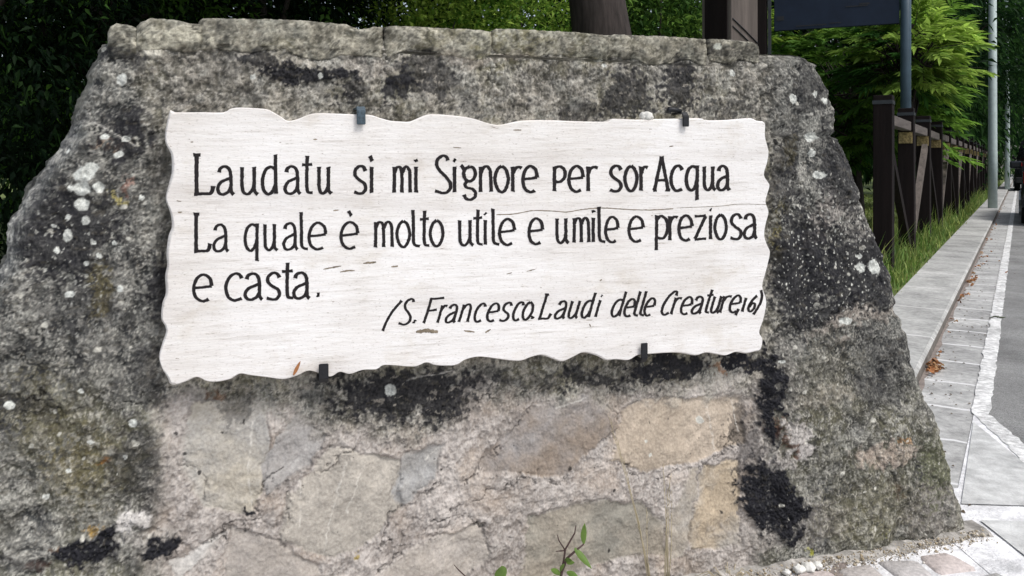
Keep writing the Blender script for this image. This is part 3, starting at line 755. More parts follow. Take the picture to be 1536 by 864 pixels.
c_ = ramp(nz_(1.6, (1, 1, 8), 5), [(.32, (.68, .655, .635)), (.5, (.80, .785, .773)), (.68, (.84, .83, .822))])
c_ = mulc(c_, ramp(nz_(7, (1, 1, 16), 9, .75), [(.30, (.66, .63, .60)), (.45, (.96, .95, .94)), (.6, (1, 1, 1))]))
c_ = mulc(c_, ramp(nz_(22, (1, 1, 7), 6, .65), [(.29, (.26, .22, .18)), (.35, (.90, .885, .87)), (.44, (1, 1, 1))]))
c_ = mulc(c_, ramp(nz_(75, (1, 1, 3), 4, .6), [(.28, (.36, .31, .26)), (.34, (1, 1, 1))]))
c_ = mulc(c_, ramp(nz_(150, (1, 1, 2.5), 3, .6), [(.3, (.70, .68, .66)), (.42, (1, 1, 1))]))
c_ = mulc(c_, ramp(nz_(2.4, (1, 1, .35), 4), [(.34, (.90, .88, .85)), (.56, (1, 1, 1))]))
c_ = mulc(c_, ramp(nz_(5, (1, 1, 1.5), 6, .7), [(.30, (.86, .83, .78)), (.45, (1, 1, 1))]))
t.links.new(c_, b.inputs['Base Color'])
bp = t.nodes.new('ShaderNodeBump'); bp.inputs['Strength'].default_value = .35; bp.inputs['Distance'].default_value = .004
t.links.new(nz_(26, (1, 1, 5.5), 6, .65), bp.inputs['Height']); t.links.new(bp.outputs[0], b.inputs['Normal'])
M_VEIN = mat('brown_vein', (0.20, 0.165, 0.12), 0.9, noise_sc=120, dark=.4)
M_CHIP = mat('chipped_travertine', (0.62, 0.59, 0.54), 0.85, noise_sc=40, dark=.75, bump=.6, bump_sc=120)

plq = empty('inscribed_plaque', tuple(float(v) for v in wall3(np.array(-1.3), np.array(0.9), PL_OFF)))
tag(plq, 'white travertine slab with wavy edges and black lettering fixed on the stone monument', 'plaque')
PLO = Vector(plq.location)
def pl3(P, off):
    tt, zz = px_wall(P[:, 0], P[:, 1], off); return wall3(tt, zz, off) - np.array(PLO)[None]
cont = catmull(plaque_px, 3.0, True)
T_ = sum(np.roll(cont, -q, 0) - np.roll(cont, q, 0) for q in (1, 2, 3, 4)); T_ /= np.linalg.norm(T_, axis=1)[:, None]
Nin = np.stack([-T_[:, 1], T_[:, 0]], 1)      # inward for clockwise-on-screen contour
if poly_sdf(np.array([cont[10, 0] + 4 * Nin[10, 0]]), np.array([cont[10, 1] + 4 * Nin[10, 1]]), cont)[0] < 0: Nin = -Nin
jit = np.array([noise(np.array([i * .05]), np.array([.3]), 5)[0] for i in range(len(cont))])
wd_ = 2.0 + 1.0 * jit + np.where(cont[:, 0] < 262, 2.0 + 2 * jit, 0)
nC = len(cont)
inner = cont + Nin * wd_[:, None]
r0 = pl3(cont + Nin * 2.0, PL_OFF) + np.array([NX, NY, 0]) * (-.05)
r1 = pl3(cont + Nin * .3, PL_OFF) + np.array([NX, NY, 0]) * (-.022)
r2 = pl3(cont, PL_OFF) + np.array([NX, NY, 0]) * (-.007)
r3 = pl3(inner, PL_OFF)
bm = bmesh.new()
rings = [[bm.verts.new(p) for p in r_] for r_ in (r0, r1, r2, r3)]
for a, b_ in zip(rings, rings[1:]):
    for i in range(nC):
        f = bm.faces.new((a[i], a[(i + 1) % nC], b_[(i + 1) % nC], b_[i])); f.smooth = True; f.material_index = 2 if a is not rings[2] else 0
from mathutils.geometry import delaunay_2d_cdt
vo, _, fo, ov, _, _ = delaunay_2d_cdt([Vector(p) for p in inner], [], [list(range(nC))], 1, 1e-4)
vmap = [rings[-1][o_[0]] if o_ else bm.verts.new(pl3(np.array([[vo[i_].x, vo[i_].y]]), PL_OFF)[0]) for i_, o_ in enumerate(ov)]
for f_ in fo:
    try: bm.faces.new([vmap[i_] for i_ in f_])
    except ValueError: pass
bmesh.ops.recalc_face_normals(bm, faces=bm.faces[:])
def ribbon(bm, pts, wd, off, mi=0, taper=0.0, flare=0.0, jitter=.06, rs=None):
    """flat stroke on the plaque plane; pts in photo pixels"""
    pts = np.asarray(pts, float); n = len(pts)
    T = np.gradient(pts, axis=0); T /= (np.linalg.norm(T, axis=1)[:, None] + 1e-9); N = np.stack([-T[:, 1], T[:, 0]], 1)
    s = np.r_[0, np.cumsum(np.linalg.norm(np.diff(pts, axis=0), axis=1))]; e = np.minimum(s, s[-1] - s)
    hw = wd / 2 * (1 + flare * np.exp(-e / (wd * .5))) * (1 - taper * np.exp(-e / (wd * 2.0)))
    rs = rs or rng
    if mi == 0: hw = hw * (.80 + .34 * np.abs(T[:, 1]))
    a = pts + N * (hw * (1 + rs.normal(0, jitter, n)))[:, None]; b = pts - N * (hw * (1 + rs.normal(0, jitter, n)))[:, None]
    A = [bm.verts.new(p) for p in pl3(a, PL_OFF + off)]; B = [bm.verts.new(p) for p in pl3(b, PL_OFF + off)]
    for i in range(n - 1):
        f = bm.faces.new((A[i], A[i + 1], B[i + 1], B[i])); f.material_index = mi
# thin brown fissure and a few pits of the stone itself
fis = catmull([(745, 322), (770, 321), (800, 316), (835, 317), (850, 318), (875, 314), (905, 312), (940, 314), (975, 315), (1010, 313)], 3)
ribbon(bm, fis, 1.4, .0003, 1, jitter=.25)
ribbon(bm, catmull([(1015, 312), (1080, 309), (1110, 306), (1150, 307)], 3), .7, .0003, 1, jitter=.3)
for pts, wd in (([(485, 404), (500, 401), (512, 399)], 2.2), ([(510, 408), (522, 406), (532, 406)], 2.6), ([(545, 395), (555, 394), (564, 393)], 4), ([(587, 400), (597, 399)], 4), ([(624, 498), (640, 496), (657, 498)], 8), ([(696, 496), (712, 498)], 3.5), ([(728, 499), (736, 494)], 4), ([(500, 316), (508, 315)], 3), ([(470, 209), (476, 209)], 3.5), ([(886, 490), (884, 486)], 4), ([(760, 411), (768, 409)], 2), ([(790, 407), (803, 404)], 1.6), ([(770, 195), (782, 195)], 2.6), ([(286, 213), (290, 213)], 3), ([(680, 221), (692, 222)], 2), ([(900, 421), (903, 419)], 3), ([(1004, 220), (1010, 219)], 2.5), ([(265, 301), (272, 302)], 2), ([(267, 319), (273, 318)], 3)):
    ribbon(bm, catmull(pts, 1.5), wd, .0003 + .00002 * (wd), 1, taper=.6, jitter=.2)
me = bpy.data.meshes.new('slab'); bm.to_mesh(me); bm.free()
link('slab', me, [M_TRAV, M_VEIN, M_CHIP], plq)

# ---- lettering: strokes of each character in a box (x 0..1, y: 0 baseline, 1 x-height)
oval = [(.5, 1.02), (.2, .88), (.02, .5), (.2, .12), (.5, -.02), (.8, .12), (.98, .5), (.8, .88), (.5, 1.02)]
G = {
 'L': [[(.14, 1.44), (.13, .7), (.14, .02)], [(-.04, 1.45), (.34, 1.44)], [(0, .0), (.4, .02), (.8, .02), (.93, .10), (1.0, .30)]],
 'a': [[(.12, .80), (.2, .95), (.5, 1.02), (.76, .90), (.85, .62), (.85, .2), (.90, .06), (1.02, -.02)], [(.85, .60), (.55, .53), (.2, .42), (.03, .22), (.12, .04), (.38, -.01), (.68, .08), (.85, .26)]],
 'u': [[(.08, 1.0), (.08, .35), (.16, .08), (.4, -.01), (.65, .12), (.78, .32)], [(.78, 1.0), (.78, .5), (.8, .12), (1.0, -.02)]],
 'd': [[(.86, .92), (.55, 1.0), (.2, .85), (.03, .48), (.12, .14), (.4, -.02), (.7, .1), (.88, .36)], [(.88, 1.46), (.89, .7), (.92, .0)]],
 't': [[(.5, 1.42), (.46, .9), (.46, .25), (.58, .05), (1.0, .02)], [(.0, 1.08), (.4, 1.08), (.95, 1.1)]],
 's': [[(.92, .84), (.75, 1.0), (.45, 1.02), (.15, .88), (.16, .66), (.45, .5), (.82, .36), (.92, .17), (.72, .0), (.4, -.02), (.05, .04)]],
 'i': [[(.5, 1.0), (.48, .5), (.5, .0)], [(.40, 1.27), (.62, 1.23)]],
 'm': [[(.06, 1.0), (.06, .5), (.04, .0)], [(.07, .78), (.2, .97), (.36, .99), (.47, .84), (.5, .5), (.5, .0)], [(.51, .76), (.66, .97), (.8, .99), (.93, .84), (.96, .5), (.97, .0)]],
 'n': [[(.1, 1.0), (.1, .5), (.1, .0)], [(.11, .75), (.35, .97), (.65, 1.0), (.86, .82), (.9, .5), (.95, .0)]],
 'S': [[(.80, 1.24), (.72, 1.38), (.48, 1.43), (.2, 1.30), (.12, 1.08), (.3, .85), (.65, .62), (.92, .38), (.95, .16), (.75, .0), (.45, -.03), (.02, .06)]],
 'g': [[(.55, 1.0), (.22, .92), (.08, .72), (.22, .5), (.55, .42), (.85, .54), (.95, .74), (.82, .94), (.55, 1.0)], [(.35, .44), (.18, .30), (.3, .18), (.7, .12), (.95, -.02), (.92, -.2), (.6, -.3), (.25, -.26), (.1, -.1)], [(-.15, 1.06), (.0, .98), (.15, .84)]],
 'o': [oval],
 'r': [[(.12, 1.0), (.14, .5), (.14, .0)], [(.16, .74), (.4, .93), (.68, .98), (.98, .94)]],
 'e': [[(.05, .50), (.5, .52), (.95, .56)], [(.95, .56), (.86, .86), (.52, 1.02), (.18, .86), (.02, .48), (.14, .13), (.48, -.03), (.80, .04)]],
 'P': [[(.1, 1.0), (.1, .5), (.08, .0)], [(.1, .95), (.55, 1.0), (.95, .84), (.92, .55), (.55, .38), (.12, .40)]],
 'p': [[(.1, 1.05), (.1, .3), (.08, -.40)], [(.11, .85), (.45, 1.02), (.88, .84), (.96, .45), (.65, .10), (.12, .12)]],
 'A': [[(.04, .02), (.28, .75), (.5, 1.42)], [(.5, 1.42), (.7, .75), (.92, .02)], [(.2, .42), (.5, .42), (.8, .43)], [(-.06, .0), (.18, .02)], [(.76, .02), (1.06, .0)]],
 'c': [[(.95, .84), (.8, 1.0), (.5, 1.02), (.2, .85), (.03, .5), (.16, .14), (.5, -.03), (.95, .05)]],
 'q': [[(.86, .94), (.5, 1.0), (.18, .84), (.03, .48), (.14, .13), (.42, -.02), (.7, .12), (.88, .4)], [(.9, 1.04), (.88, .3), (.88, -.42)]],
 'l': [[(.2, 1.45), (.24, .8), (.26, .22), (.45, .05), (1.0, .0)]],
 'z': [[(.05, .98), (.5, .98), (.95, 1.0)], [(.93, .98), (.5, .5), (.08, .02)], [(.05, .0), (.5, .02), (.97, .03)]],
 '.': [[(.3, .12), (.7, .12)]],
 '(': [[(1.0, 1.35), (.45, .8), (.1, .2), (.0, -.35)]],
 ')': [[(.2, 1.3), (.9, .9), (.9, .4), (.1, -.2)]],
 'F': [[(.1, 1.42), (.1, .7), (.08, .0)], [(.05, 1.40), (.5, 1.40), (1.0, 1.44)], [(.1, .72), (.4, .73), (.72, .76)]],
 'C': [[(1.15, 1.12), (1.12, 1.34), (.85, 1.38), (.4, 1.1), (.08, .6), (.12, .15), (.5, -.02), (.9, .1)]],
 ',': [[(.6, .18), (.3, -.2)]],
 '1': [[(.5, .85), (.5, .0)]],
 '6': [[(.8, .95), (.4, .75), (.1, .35), (.25, .04), (.6, .0), (.9, .2), (.8, .45), (.45, .5), (.15, .3)]],
 'I': [[(.5, 1.0), (.48, .5), (.5, .0)], [(.18, 1.42), (.62, 1.22)]],     # i with grave
 'E': [[(.05, .50), (.5, .52), (.95, .56)], [(.95, .56), (.86, .86), (.52, 1.02), (.18, .86), (.02, .48), (.14, .13), (.48, -.03), (.80, .04)], [(.44, 1.46), (.60, 1.26)]],
 '-': [],
}
LINES = [
 # (characters with x0,x1), baseline at x=290, baseline at x=1100, x-height left, right, stroke width, shear
 ([('L', 291, 320), ('a', 326, 350), ('u', 361, 387), ('d', 393, 416), ('a', 427, 450), ('t', 453, 469), ('u', 477, 497), ('s', 530, 550), ('I', 553, 562), ('m', 590, 616), ('i', 620, 628), ('S', 652, 677), ('i', 678, 686), ('g', 694, 714), ('n', 719, 738), ('o', 742, 763), ('r', 767, 783), ('e', 784, 807), ('P', 830, 848), ('e', 853, 876), ('r', 880, 897), ('s', 914, 933), ('o', 937, 956), ('r', 960, 972), ('A', 981, 1004), ('c', 1006, 1024), ('q', 1029, 1048), ('u', 1055, 1073), ('a', 1076, 1094)], 291.5, 284.5, 41, 35, 4.7, 0),
 ([('L', 291, 315), ('a', 320, 342), ('q', 367, 388), ('u', 396, 416), ('a', 425, 446), ('l', 449, 462), ('e', 463, 490), ('E', 511, 538), ('m', 562, 589), ('o', 595, 615), ('l', 617, 630), ('t', 630, 644), ('o', 645, 665), ('u', 688, 710), ('t', 710, 724), ('i', 724, 732), ('l', 737, 749), ('e', 749, 773), ('e', 793, 815), ('u', 834, 853), ('m', 860, 884), ('i', 886, 894), ('l', 896, 908), ('e', 908, 928), ('e', 943, 966), ('p', 983, 1002), ('r', 1003, 1017), ('e', 1018, 1039), ('z', 1041, 1060), ('i', 1062, 1070), ('o', 1072, 1090), ('s', 1095, 1113), ('a', 1116, 1135)], 377.5, 358.0, 39, 35.5, 4.3, 0),
 ([('e', 290, 319), ('c', 338, 364), ('a', 367, 393), ('s', 399, 421), ('t', 423, 440), ('a', 440, 464), ('.', 473, 482)], 451.0, 432, 38, 36, 4.7, 0),
 ([('(', 577, 592), ('S', 597, 614), ('.', 617, 624), ('F', 634, 655), ('r', 655, 664), ('a', 667, 682), ('n', 687, 702), ('c', 709, 722), ('e', 728, 744), ('s', 748, 762), ('c', 767, 779), ('o', 781, 795), ('.', 794, 800), ('L', 807, 824), ('a', 831, 846), ('u', 850, 866), ('d', 870, 884), ('i', 889, 897), ('d', 915, 930), ('e', 934, 948), ('l', 948, 957), ('l', 957, 966), ('e', 964, 978), ('C', 990, 1004), ('r', 1005, 1016), ('e', 1019, 1034), ('a', 1036, 1051), ('t', 1053, 1063), ('u', 1064, 1078), ('r', 1078, 1091), ('e', 1092, 1107), (',', 1103, 1109), ('1', 1110, 1116), ('6', 1120, 1131), (')', 1131, 1137)], 497.5, 468.0, 27.5, 24.5, 3.6, .30),
]
lt_rng = np.random.default_rng(21)
for chars, bl0, bl1, xh0, xh1, sw, sh in LINES:
    k = 0
    for ch, x0, x1 in chars:
        bm = bmesh.new()
        for st in G[ch]:
            xc = (x0 + x1) / 2
            f = (xc - 290) / 810
            base = bl0 + (bl1 - bl0) * f; xh = xh0 + (xh1 - xh0) * f
            pts = [(x0 + p[0] * (x1 - x0) + sh * p[1] * xh, base - p[1] * xh + (bl1 - bl0) / 810 * (p[0] - .5) * (x1 - x0)) for p in st]
            pts = catmull(pts, 1.6) if len(pts) > 2 else np.linspace(pts[0], pts[1], 10)
            pts = pts + lt_rng.normal(0, .10, pts.shape)
            w_ = sw * (1.18 if ch in 'L' and sh == 0 else 1.0) * (1.35 if ch in '.' else 1.0)
            ribbon(bm, pts, w_, (.0003 + .00006 * (k % 9)), flare=.24, jitter=.07, rs=lt_rng); k += 1
        bmesh.ops.recalc_face_normals(bm, faces=bm.faces[:])
        nm = {'.': 'full_stop', ',': 'comma', '(': 'bracket', ')': 'bracket', '1': 'digit', '6': 'digit'}.get(ch, 'letter')
        me = bpy.data.meshes.new(nm); bm.to_mesh(me); bm.free()
        link(nm, me, M_INK, plq)

# ---- four iron clips: flat strap out of the wall, bent over the slab edge
def clip(px, y_edge, y_tip, mat_, wpx, up, arm=None):
    ti, zi = px_wall(px, y_tip, PL_OFF + .004); te, ze = px_wall(px, y_edge, PL_OFF)
    wd = wpx / F * 1.75
    sg = 1 if up else -1
    prof_ = [(-.03, float(ze) + sg * .010), (PL_OFF + .001, float(ze) + sg * .010), (PL_OFF + .006, float(ze) + sg * .004), (PL_OFF + .006, float(zi))]
    bm = bmesh.new(); th = .004
    outer = []
    for i, (o, z) in enumerate(prof_):
        a = Vector(prof_[max(i - 1, 0)]); c = Vector(prof_[min(i + 1, len(prof_) - 1)]); d = (c - a).normalized(); nrm = Vector((-d.y, d.x)) * sg
        outer.append((o + nrm.x * th, z + nrm.y * th))
    rows = []
    for (o, z) in prof_ + outer[::-1]:
        rows.append([bm.verts.new(Vector(wall3(np.array(float(te) + s_ * wd / 2), np.array(z), o)) - PLO) for s_ in (-1, 1)])
    n = len(rows)
    for i in range(n):
        a, b_ = rows[i], rows[(i + 1) % n]; bm.faces.new((a[0], a[1], b_[1], b_[0]))
    h_ = n // 2
    for s_ in (0, 1):
        for i in range(h_ - 1):
            bm.faces.new((rows[i][s_], rows[i + 1][s_], rows[n - 2 - i][s_], rows[n - 1 - i][s_]))
    bmesh.ops.recalc_face_normals(bm, faces=bm.faces[:])
    bmesh.ops.bevel(bm, geom=bm.edges[:], offset=.0012, segments=2, affect='EDGES')
    me = bpy.data.meshes.new('clip'); bm.to_mesh(me); bm.free()
    o = link('clip', me, mat_, plq)
    return o
clip(541, 170, 187, M_CLIPBLUE, 12, True)['label'] = 'blue-grey worn iron clip'
clip(1026, 177, 190, M_CLIP, 11, True)
clip(485, 563, 545, M_CLIP, 13, False)
clip(964, 534, 514, M_CLIP, 11, False)
# bent tail of the top right clip, lying along the wall
ta = [pl3(np.array([[p[0], p[1]]], float), PL_OFF - .012)[0] for p in ((1003, 170), (1004, 164), (1012, 165), (1022, 167))]
tb = MB(); tb.tube(ta, [.006, .007, .006, .005], 8); tl = tb.build('clip_tail', M_CLIP, plq)

# small white stone lying on the top edge, orange dry leaf stuck at the lower edge
def pebble(name, loc, r, mat_, seed, squash=.7):
    bm = bmesh.new(); bmesh.ops.create_icosphere(bm, subdivisions=3, radius=r)
    for v in bm.verts:
        q = v.co.normalized() * 1.7
        k = 1 + .35 * float(fbm(np.array([q.x + seed]), np.array([q.y + q.z * .7]), 1.0, 3, seed)[0])
        v.co *= k; v.co.z *= squash
    for f in bm.faces: f.smooth = True
    me = bpy.data.meshes.new(name); bm.to_mesh(me); bm.free(); o = link(name, me, mat_); o.location = loc; return o
M_WHITEST = mat('white_stone', (0.66, 0.65, 0.61), 0.85, noise_sc=60, dark=.8, bump=.4, bump_sc=90)
pw = px_wall(969, 175, .036)
o = pebble('white_pebble', Vector(wall3(np.array(float(pw[0])), np.array(float(pw[1])), .036)), .0165, M_WHITEST, 3)
tag(o, 'small white stone lying on the top edge of the inscribed slab', 'pebble')

# ------------------------------------------------------------------ foot of the wall: grit, pebbles, weeds
M_GRIT = mat('grit', attr=True, rough=.9, noise_sc=120, dark=.7)
Vs, Fs, Cs = [], [], []
gr = np.random.default_rng(5)
for i in range(3000):
    tt = gr.uniform(-1.5, .02); wd = .025 + .04 * np.clip(1 - abs(tt + .45) / .6, 0, 1)
    of = .02 + abs(gr.normal(0, wd * .55)); r = gr.uniform(.0008, .0032) * (1 if gr.random() < .94 else 2.2)
    z0 = max(.009, .021 - of * .22) + gr.uniform(-.002, .003)
    c = wall3(np.array(tt), np.array(z0), of)
    k0 = len(Vs); a = gr.uniform(0, 6.28)
    for q in range(4):
        Vs.append((c[0] + r * math.cos(a + q * 1.57) * gr.uniform(.7, 1.2), c[1] + r * math.sin(a + q * 1.57) * gr.uniform(.7, 1.2), c[2] - r * .2))
    Vs.append((c[0], c[1], c[2] + r * .75)); Vs.append((c[0], c[1], c[2] - r))
    col = lin(*[(160, 148, 128), (182, 172, 154), (128, 120, 110), (206, 200, 192), (150, 136, 112)][gr.integers(5)]); Cs += [col] * 6
    for q in range(4):
        Fs.append((k0 + q, k0 + (q + 1) % 4, k0 + 4)); Fs.append((k0 + (q + 1) % 4, k0 + q, k0 + 5))
# the fillet of dirt under the grit
dt = np.linspace(-2.4, .03, 240); W = []; Cw = []
for o_, z_ in ((-.03, .022), (.012, .019), (.03, .015), (.034, .0105), (.046, .004)):
    W.append(wall3(dt, z_ + .004 * fbm(dt, dt * 0 + o_ * 9, 16, 3, 4) * (z_ > .01), o_ * (1 + 0 * dt) + .014 * fbm(dt, dt * 0 + 2, 9, 3, 6) + .008 * fbm(dt, dt * 0 + 6, 40, 3, 9)))
    kk = np.clip(.5 + .8 * fbm(dt, dt * 0 + o_ * 30, 40, 3, 7), 0, 1)[:, None]; Cw.append(lin(112, 109, 104) + (lin(180, 176, 170) - lin(112, 109, 104)) * kk)
W = np.array(W); r_, c__ = W.shape[:2]; idx = np.arange(r_ * c__).reshape(r_, c__)
Q = np.stack([idx[:-1, :-1], idx[1:, :-1], idx[1:, 1:], idx[:-1, 1:]], -1).reshape(-1, 4)
o = link('dirt_fillet', mesh_np('dirt_fillet', W.reshape(-1, 3), Q, np.array(Cw).reshape(-1, 3)), M_GRIT, None, True); tag(o, kind='structure')
o = link('grit', mesh_np('grit', Vs, Fs, np.array(Cs)), M_GRIT); tag(o, 'loose sandy grit along the foot of the stone monument', 'grit', kind='stuff')
for i, (px, py, r) in enumerate([(1198, 853, .014), (1213, 851, .017), (1226, 848, .013), (1180, 858, .010)]):
    g_ = gpx(px, py + 4, .012)
    o = pebble('white_pebble', (g_[0], g_[1], .018), r, M_WHITEST, 20 + i)
    tag(o, 'white pebble lying in the grit at the foot of the monument', 'pebble', 'white pebbles at the foot of the monument')

def leaf_strip(bm, base, d, side, L, W, droop=.3, n=6, fold=.25):
    base, d, side = Vector(base), Vector(d).normalized(), Vector(side).normalized(); up = d.cross(side)
    prev = None
    for i in range(n + 1):
        u = i / n; wd = W * math.sin(math.pi * min(1, .06 + u * .94)) ** .8 * (1 - .3 * u)
        c = base + d * (L * u) + Vector((0, 0, -droop * L * u * u))
        row_ = [bm.verts.new(c - side * wd / 2 + up * wd * fold), bm.verts.new(c), bm.verts.new(c + side * wd / 2 + up * wd * fold)]
        if prev:
            for k in (0, 1):
                f = bm.faces.new((prev[k], prev[k + 1], row_[k + 1], row_[k])); f.smooth = True
        prev = row_
M_WEED = mat('weed_leaf', (0.13, 0.22, 0.045), .5, noise_sc=30, dark=.75, transl=.3)
M_STEM = mat('weed_stem', (0.06, 0.035, 0.032), .6, noise_sc=40, dark=.7)
M_STRAW = mat('straw', (0.42, 0.36, 0.24), .7, noise_sc=30, dark=.75, transl=.2)
def fpt(px, py, off):
    a, z = px_wall(px, py, off); return Vector(wall3(np.array(float(a)), np.array(float(z)), off))
wl = fpt(838, 907, .07)
wd_o = empty('weed', (wl.x, wl.y, .005)); tag(wd_o, 'leafy green weed with dark stems growing at the foot of the monument', 'weed')
rel = lambda p: p - Vector(wd_o.location)
def stem(path, r):
    m_ = MB(); m_.tube([rel(fpt(*p)) for p in path], r, 6); return m_.build('stem', M_STEM, wd_o)
stem([(838, 905, .07), (842, 860, .07), (850, 838, .072), (866, 824, .075), (876, 816, .075)], [.004, .0032, .0028, .0022, .0015])
stem([(842, 862, .07), (846, 838, .068), (848, 824, .066), (862, 800, .06), (864, 788, .06)], [.003, .0022, .002, .0016, .001])
stem([(848, 826, .066), (838, 810, .06), (836, 802, .06)], [.0016, .0014, .001]); stem([(846, 826, .066), (834, 827, .07)], [.0016, .001])
def wleaf(a, b, wpx, droop=.12):
    A, B = fpt(*a), fpt(*b); d = B - A; bm = bmesh.new(); side = d.cross(Vector((NX, NY, .5))); leaf_strip(bm, rel(A), d, side, d.length, wpx / F * 1.8, droop)
    me = bpy.data.meshes.new('leaf'); bm.to_mesh(me); bm.free(); return link('leaf', me, M_WEED, wd_o)
wleaf((876, 816, .075), (877, 786, .08), 11, -.05); wleaf((862, 822, .075), (888, 850, .10), 11, .1); wleaf((846, 842, .07), (858, 838, .09), 8)
wleaf((842, 862, .07), (826, 850, .09), 9); wleaf((838, 880, .07), (830, 858, .1), 10); wleaf((850, 858, .07), (868, 864, .09), 10); wleaf((842, 858, .07), (846, 842, .09), 8); wleaf((850, 845, .07), (862, 842, .08), 7); wleaf((836, 882, .07), (862, 868, .1), 12); wleaf((836, 890, .07), (812, 880, .1), 12)
sp = fpt(752, 905, .07)
w2 = empty('weed', (sp.x, sp.y, .005)); tag(w2, 'small round-leaved green sprout left of the leafy weed at the wall foot', 'weed')
wd_o = w2
stem([(752, 903, .07), (753, 880, .07), (752, 868, .075)], [.002, .002, .0015]); stem([(752, 900, .07), (715, 880, .07), (688, 855, .07), (681, 847, .07)], [.0018, .0016, .0014, .0008])
wleaf((753, 874, .07), (753, 850, .085), 22, -.05); wleaf((752, 885, .07), (735, 872, .09), 14)
# straws against the wall
STRAW = [([(960, 905), (975, 800), (978, 760)], [(985, 905), (988, 780), (975, 690)]), ]
def straws(px0, tips, label, seed):
    b_ = fpt(px0, 905, .05); o = empty('dry_grass', (b_.x, b_.y, .004)); tag(o, label, 'dry grass'); r_ = random.Random(seed)
    for (tx, ty, bx) in tips:
        m_ = MB(); mid = (px0 + bx + (tx - px0 - bx) * .45 + r_.uniform(-3, 3), 905 + (ty - 905) * .5, .055)
        pts = [(px0 + bx, 905, .05), mid, (tx, ty, .045)]
        pp = [fpt(*p) - Vector(o.location) for p in pts]
        m_.tube(pp, [.0012, .0009, .0004], 5)
        # seed head
        d = (pp[2] - pp[1]).normalized()
        for q in range(5):
            a = pp[2] - d * .012 * q; m_.tube([a, a + d * .012 + Vector((r_.uniform(-.006, .006), r_.uniform(-.006, .006), .002))], [.0009, .0003], 4)
        m_.build('stalk', M_STRAW, o)
straws(1000, [(1005, 720, 3), (1002, 735, -2), (1008, 745, 1), (1000, 770, -4), (995, 705, 2)], 'tall upright tuft of dry straw at the foot of the monument', 1)
straws(978, [(958, 790, 2), (970, 770, -2), (915, 630, 6), (925, 660, 2), (935, 690, -1)], 'thin leaning dry straws left of the upright straw tuft', 2)
b_ = gpx(1095, 868, .02); o = empty('dry_grass', (b_[0], b_[1], .01)); tag(o, 'low curled clump of yellow dry grass at the lower edge of the wall', 'dry grass')
r_ = random.Random(9); m_ = MB()
for i in range(60):
    a = r_.uniform(0, 6.28); L = r_.uniform(.02, .07); e = Vector((math.cos(a), math.sin(a), 0)); p = e * r_.uniform(0, .03) + Vector((0, 0, -.008))
    m_.tube([p, p + e * L * .5 + Vector((0, 0, L * .5)), p + e * L + Vector((0, 0, L * .25))], [.0011, .0008, .0004], 4)
m_.build('blades', M_STRAW, o)
# twig and orange leaf scrap
M_DRY = mat('dry_leaf', (0.30, 0.13, 0.05), .7, noise_sc=60, dark=.6, transl=.2)
a, b_ = fpt(440, 563, PL_OFF + .012), fpt(451, 541, PL_OFF + .010)
bm = bmesh.new(); leaf_strip(bm, a, b_ - a, (b_ - a).cross(Vector((NX, NY, 0.2))), (b_ - a).length, .008, 0, 6, .1)
me = bpy.data.meshes.new('fallen_leaf'); bm.to_mesh(me); bm.free(); o = link('fallen_leaf', me, M_DRY); tag(o, 'thin orange dry leaf stuck on the lower edge of the white slab', 'leaf')

# dry leaves in the gutter
def dry_leaf_mesh(seed):
    r_ = random.Random(seed); bm = bmesh.new(); n, m_ = 8, 5; g_ = []
    for i in range(n + 1):
        u = i / n; row_ = []
        for k in range(m_):
            v = k / (m_ - 1) * 2 - 1
            wd = .45 * math.sin(math.pi * (.04 + .92 * u)) * (1 + .18 * math.sin(u * 17 + seed))
            row_.append(bm.verts.new((v * wd, u - .5, .25 * abs(v) ** 1.5 * (1 + .4 * math.sin(u * 6 + seed)) + .16 * math.sin(u * 5 + seed * 2) + r_.uniform(-.02, .02))))
        g_.append(row_)
    for i in range(n):
        for k in range(m_ - 1):
            f = bm.faces.new((g_[i][k], g_[i][k + 1], g_[i + 1][k + 1], g_[i + 1][k])); f.smooth = True
    me = bpy.data.meshes.new('fallen_leaf'); bm.to_mesh(me); bm.free(); return me
DM = [mat('dry_leaf_tan', (0.50, 0.30, 0.15), .7, noise_sc=5, dark=.6, transl=.15), mat('dry_leaf_rust', (0.42, 0.19, 0.08), .7, noise_sc=5, dark=.6, transl=.15), mat('dry_leaf_brown', (0.26, 0.14, 0.075), .7, noise_sc=5, dark=.6)]
leaf_me = []
for i in range(6):
    me = dry_leaf_mesh(i); me.materials.append(DM[i % 3]); leaf_me.append(me)
rl = random.Random(4); spots = []
for cx, cy, n, sx, sy in ((1394, 556, 34, 7, 4), (1452, 424, 22, 6, 4), (1440, 447, 9, 4, 3), (1421, 480, 2, 4, 3), (1487, 345, 6, 6, 10), (1478, 372, 5, 5, 8), (1465, 390, 5, 5, 6), (1497, 318, 5, 4, 8), (1510, 412, 1, 2, 2), (1424, 505, 1, 2, 2), (1406, 540, 2, 6, 3), (1465, 405, 4, 8, 5), (1484, 380, 2, 10, 6), (1490, 400, 2, 10, 6)):
    for _ in range(n): spots.append((cx + rl.gauss(0, sx), cy + rl.gauss(0, sy)))
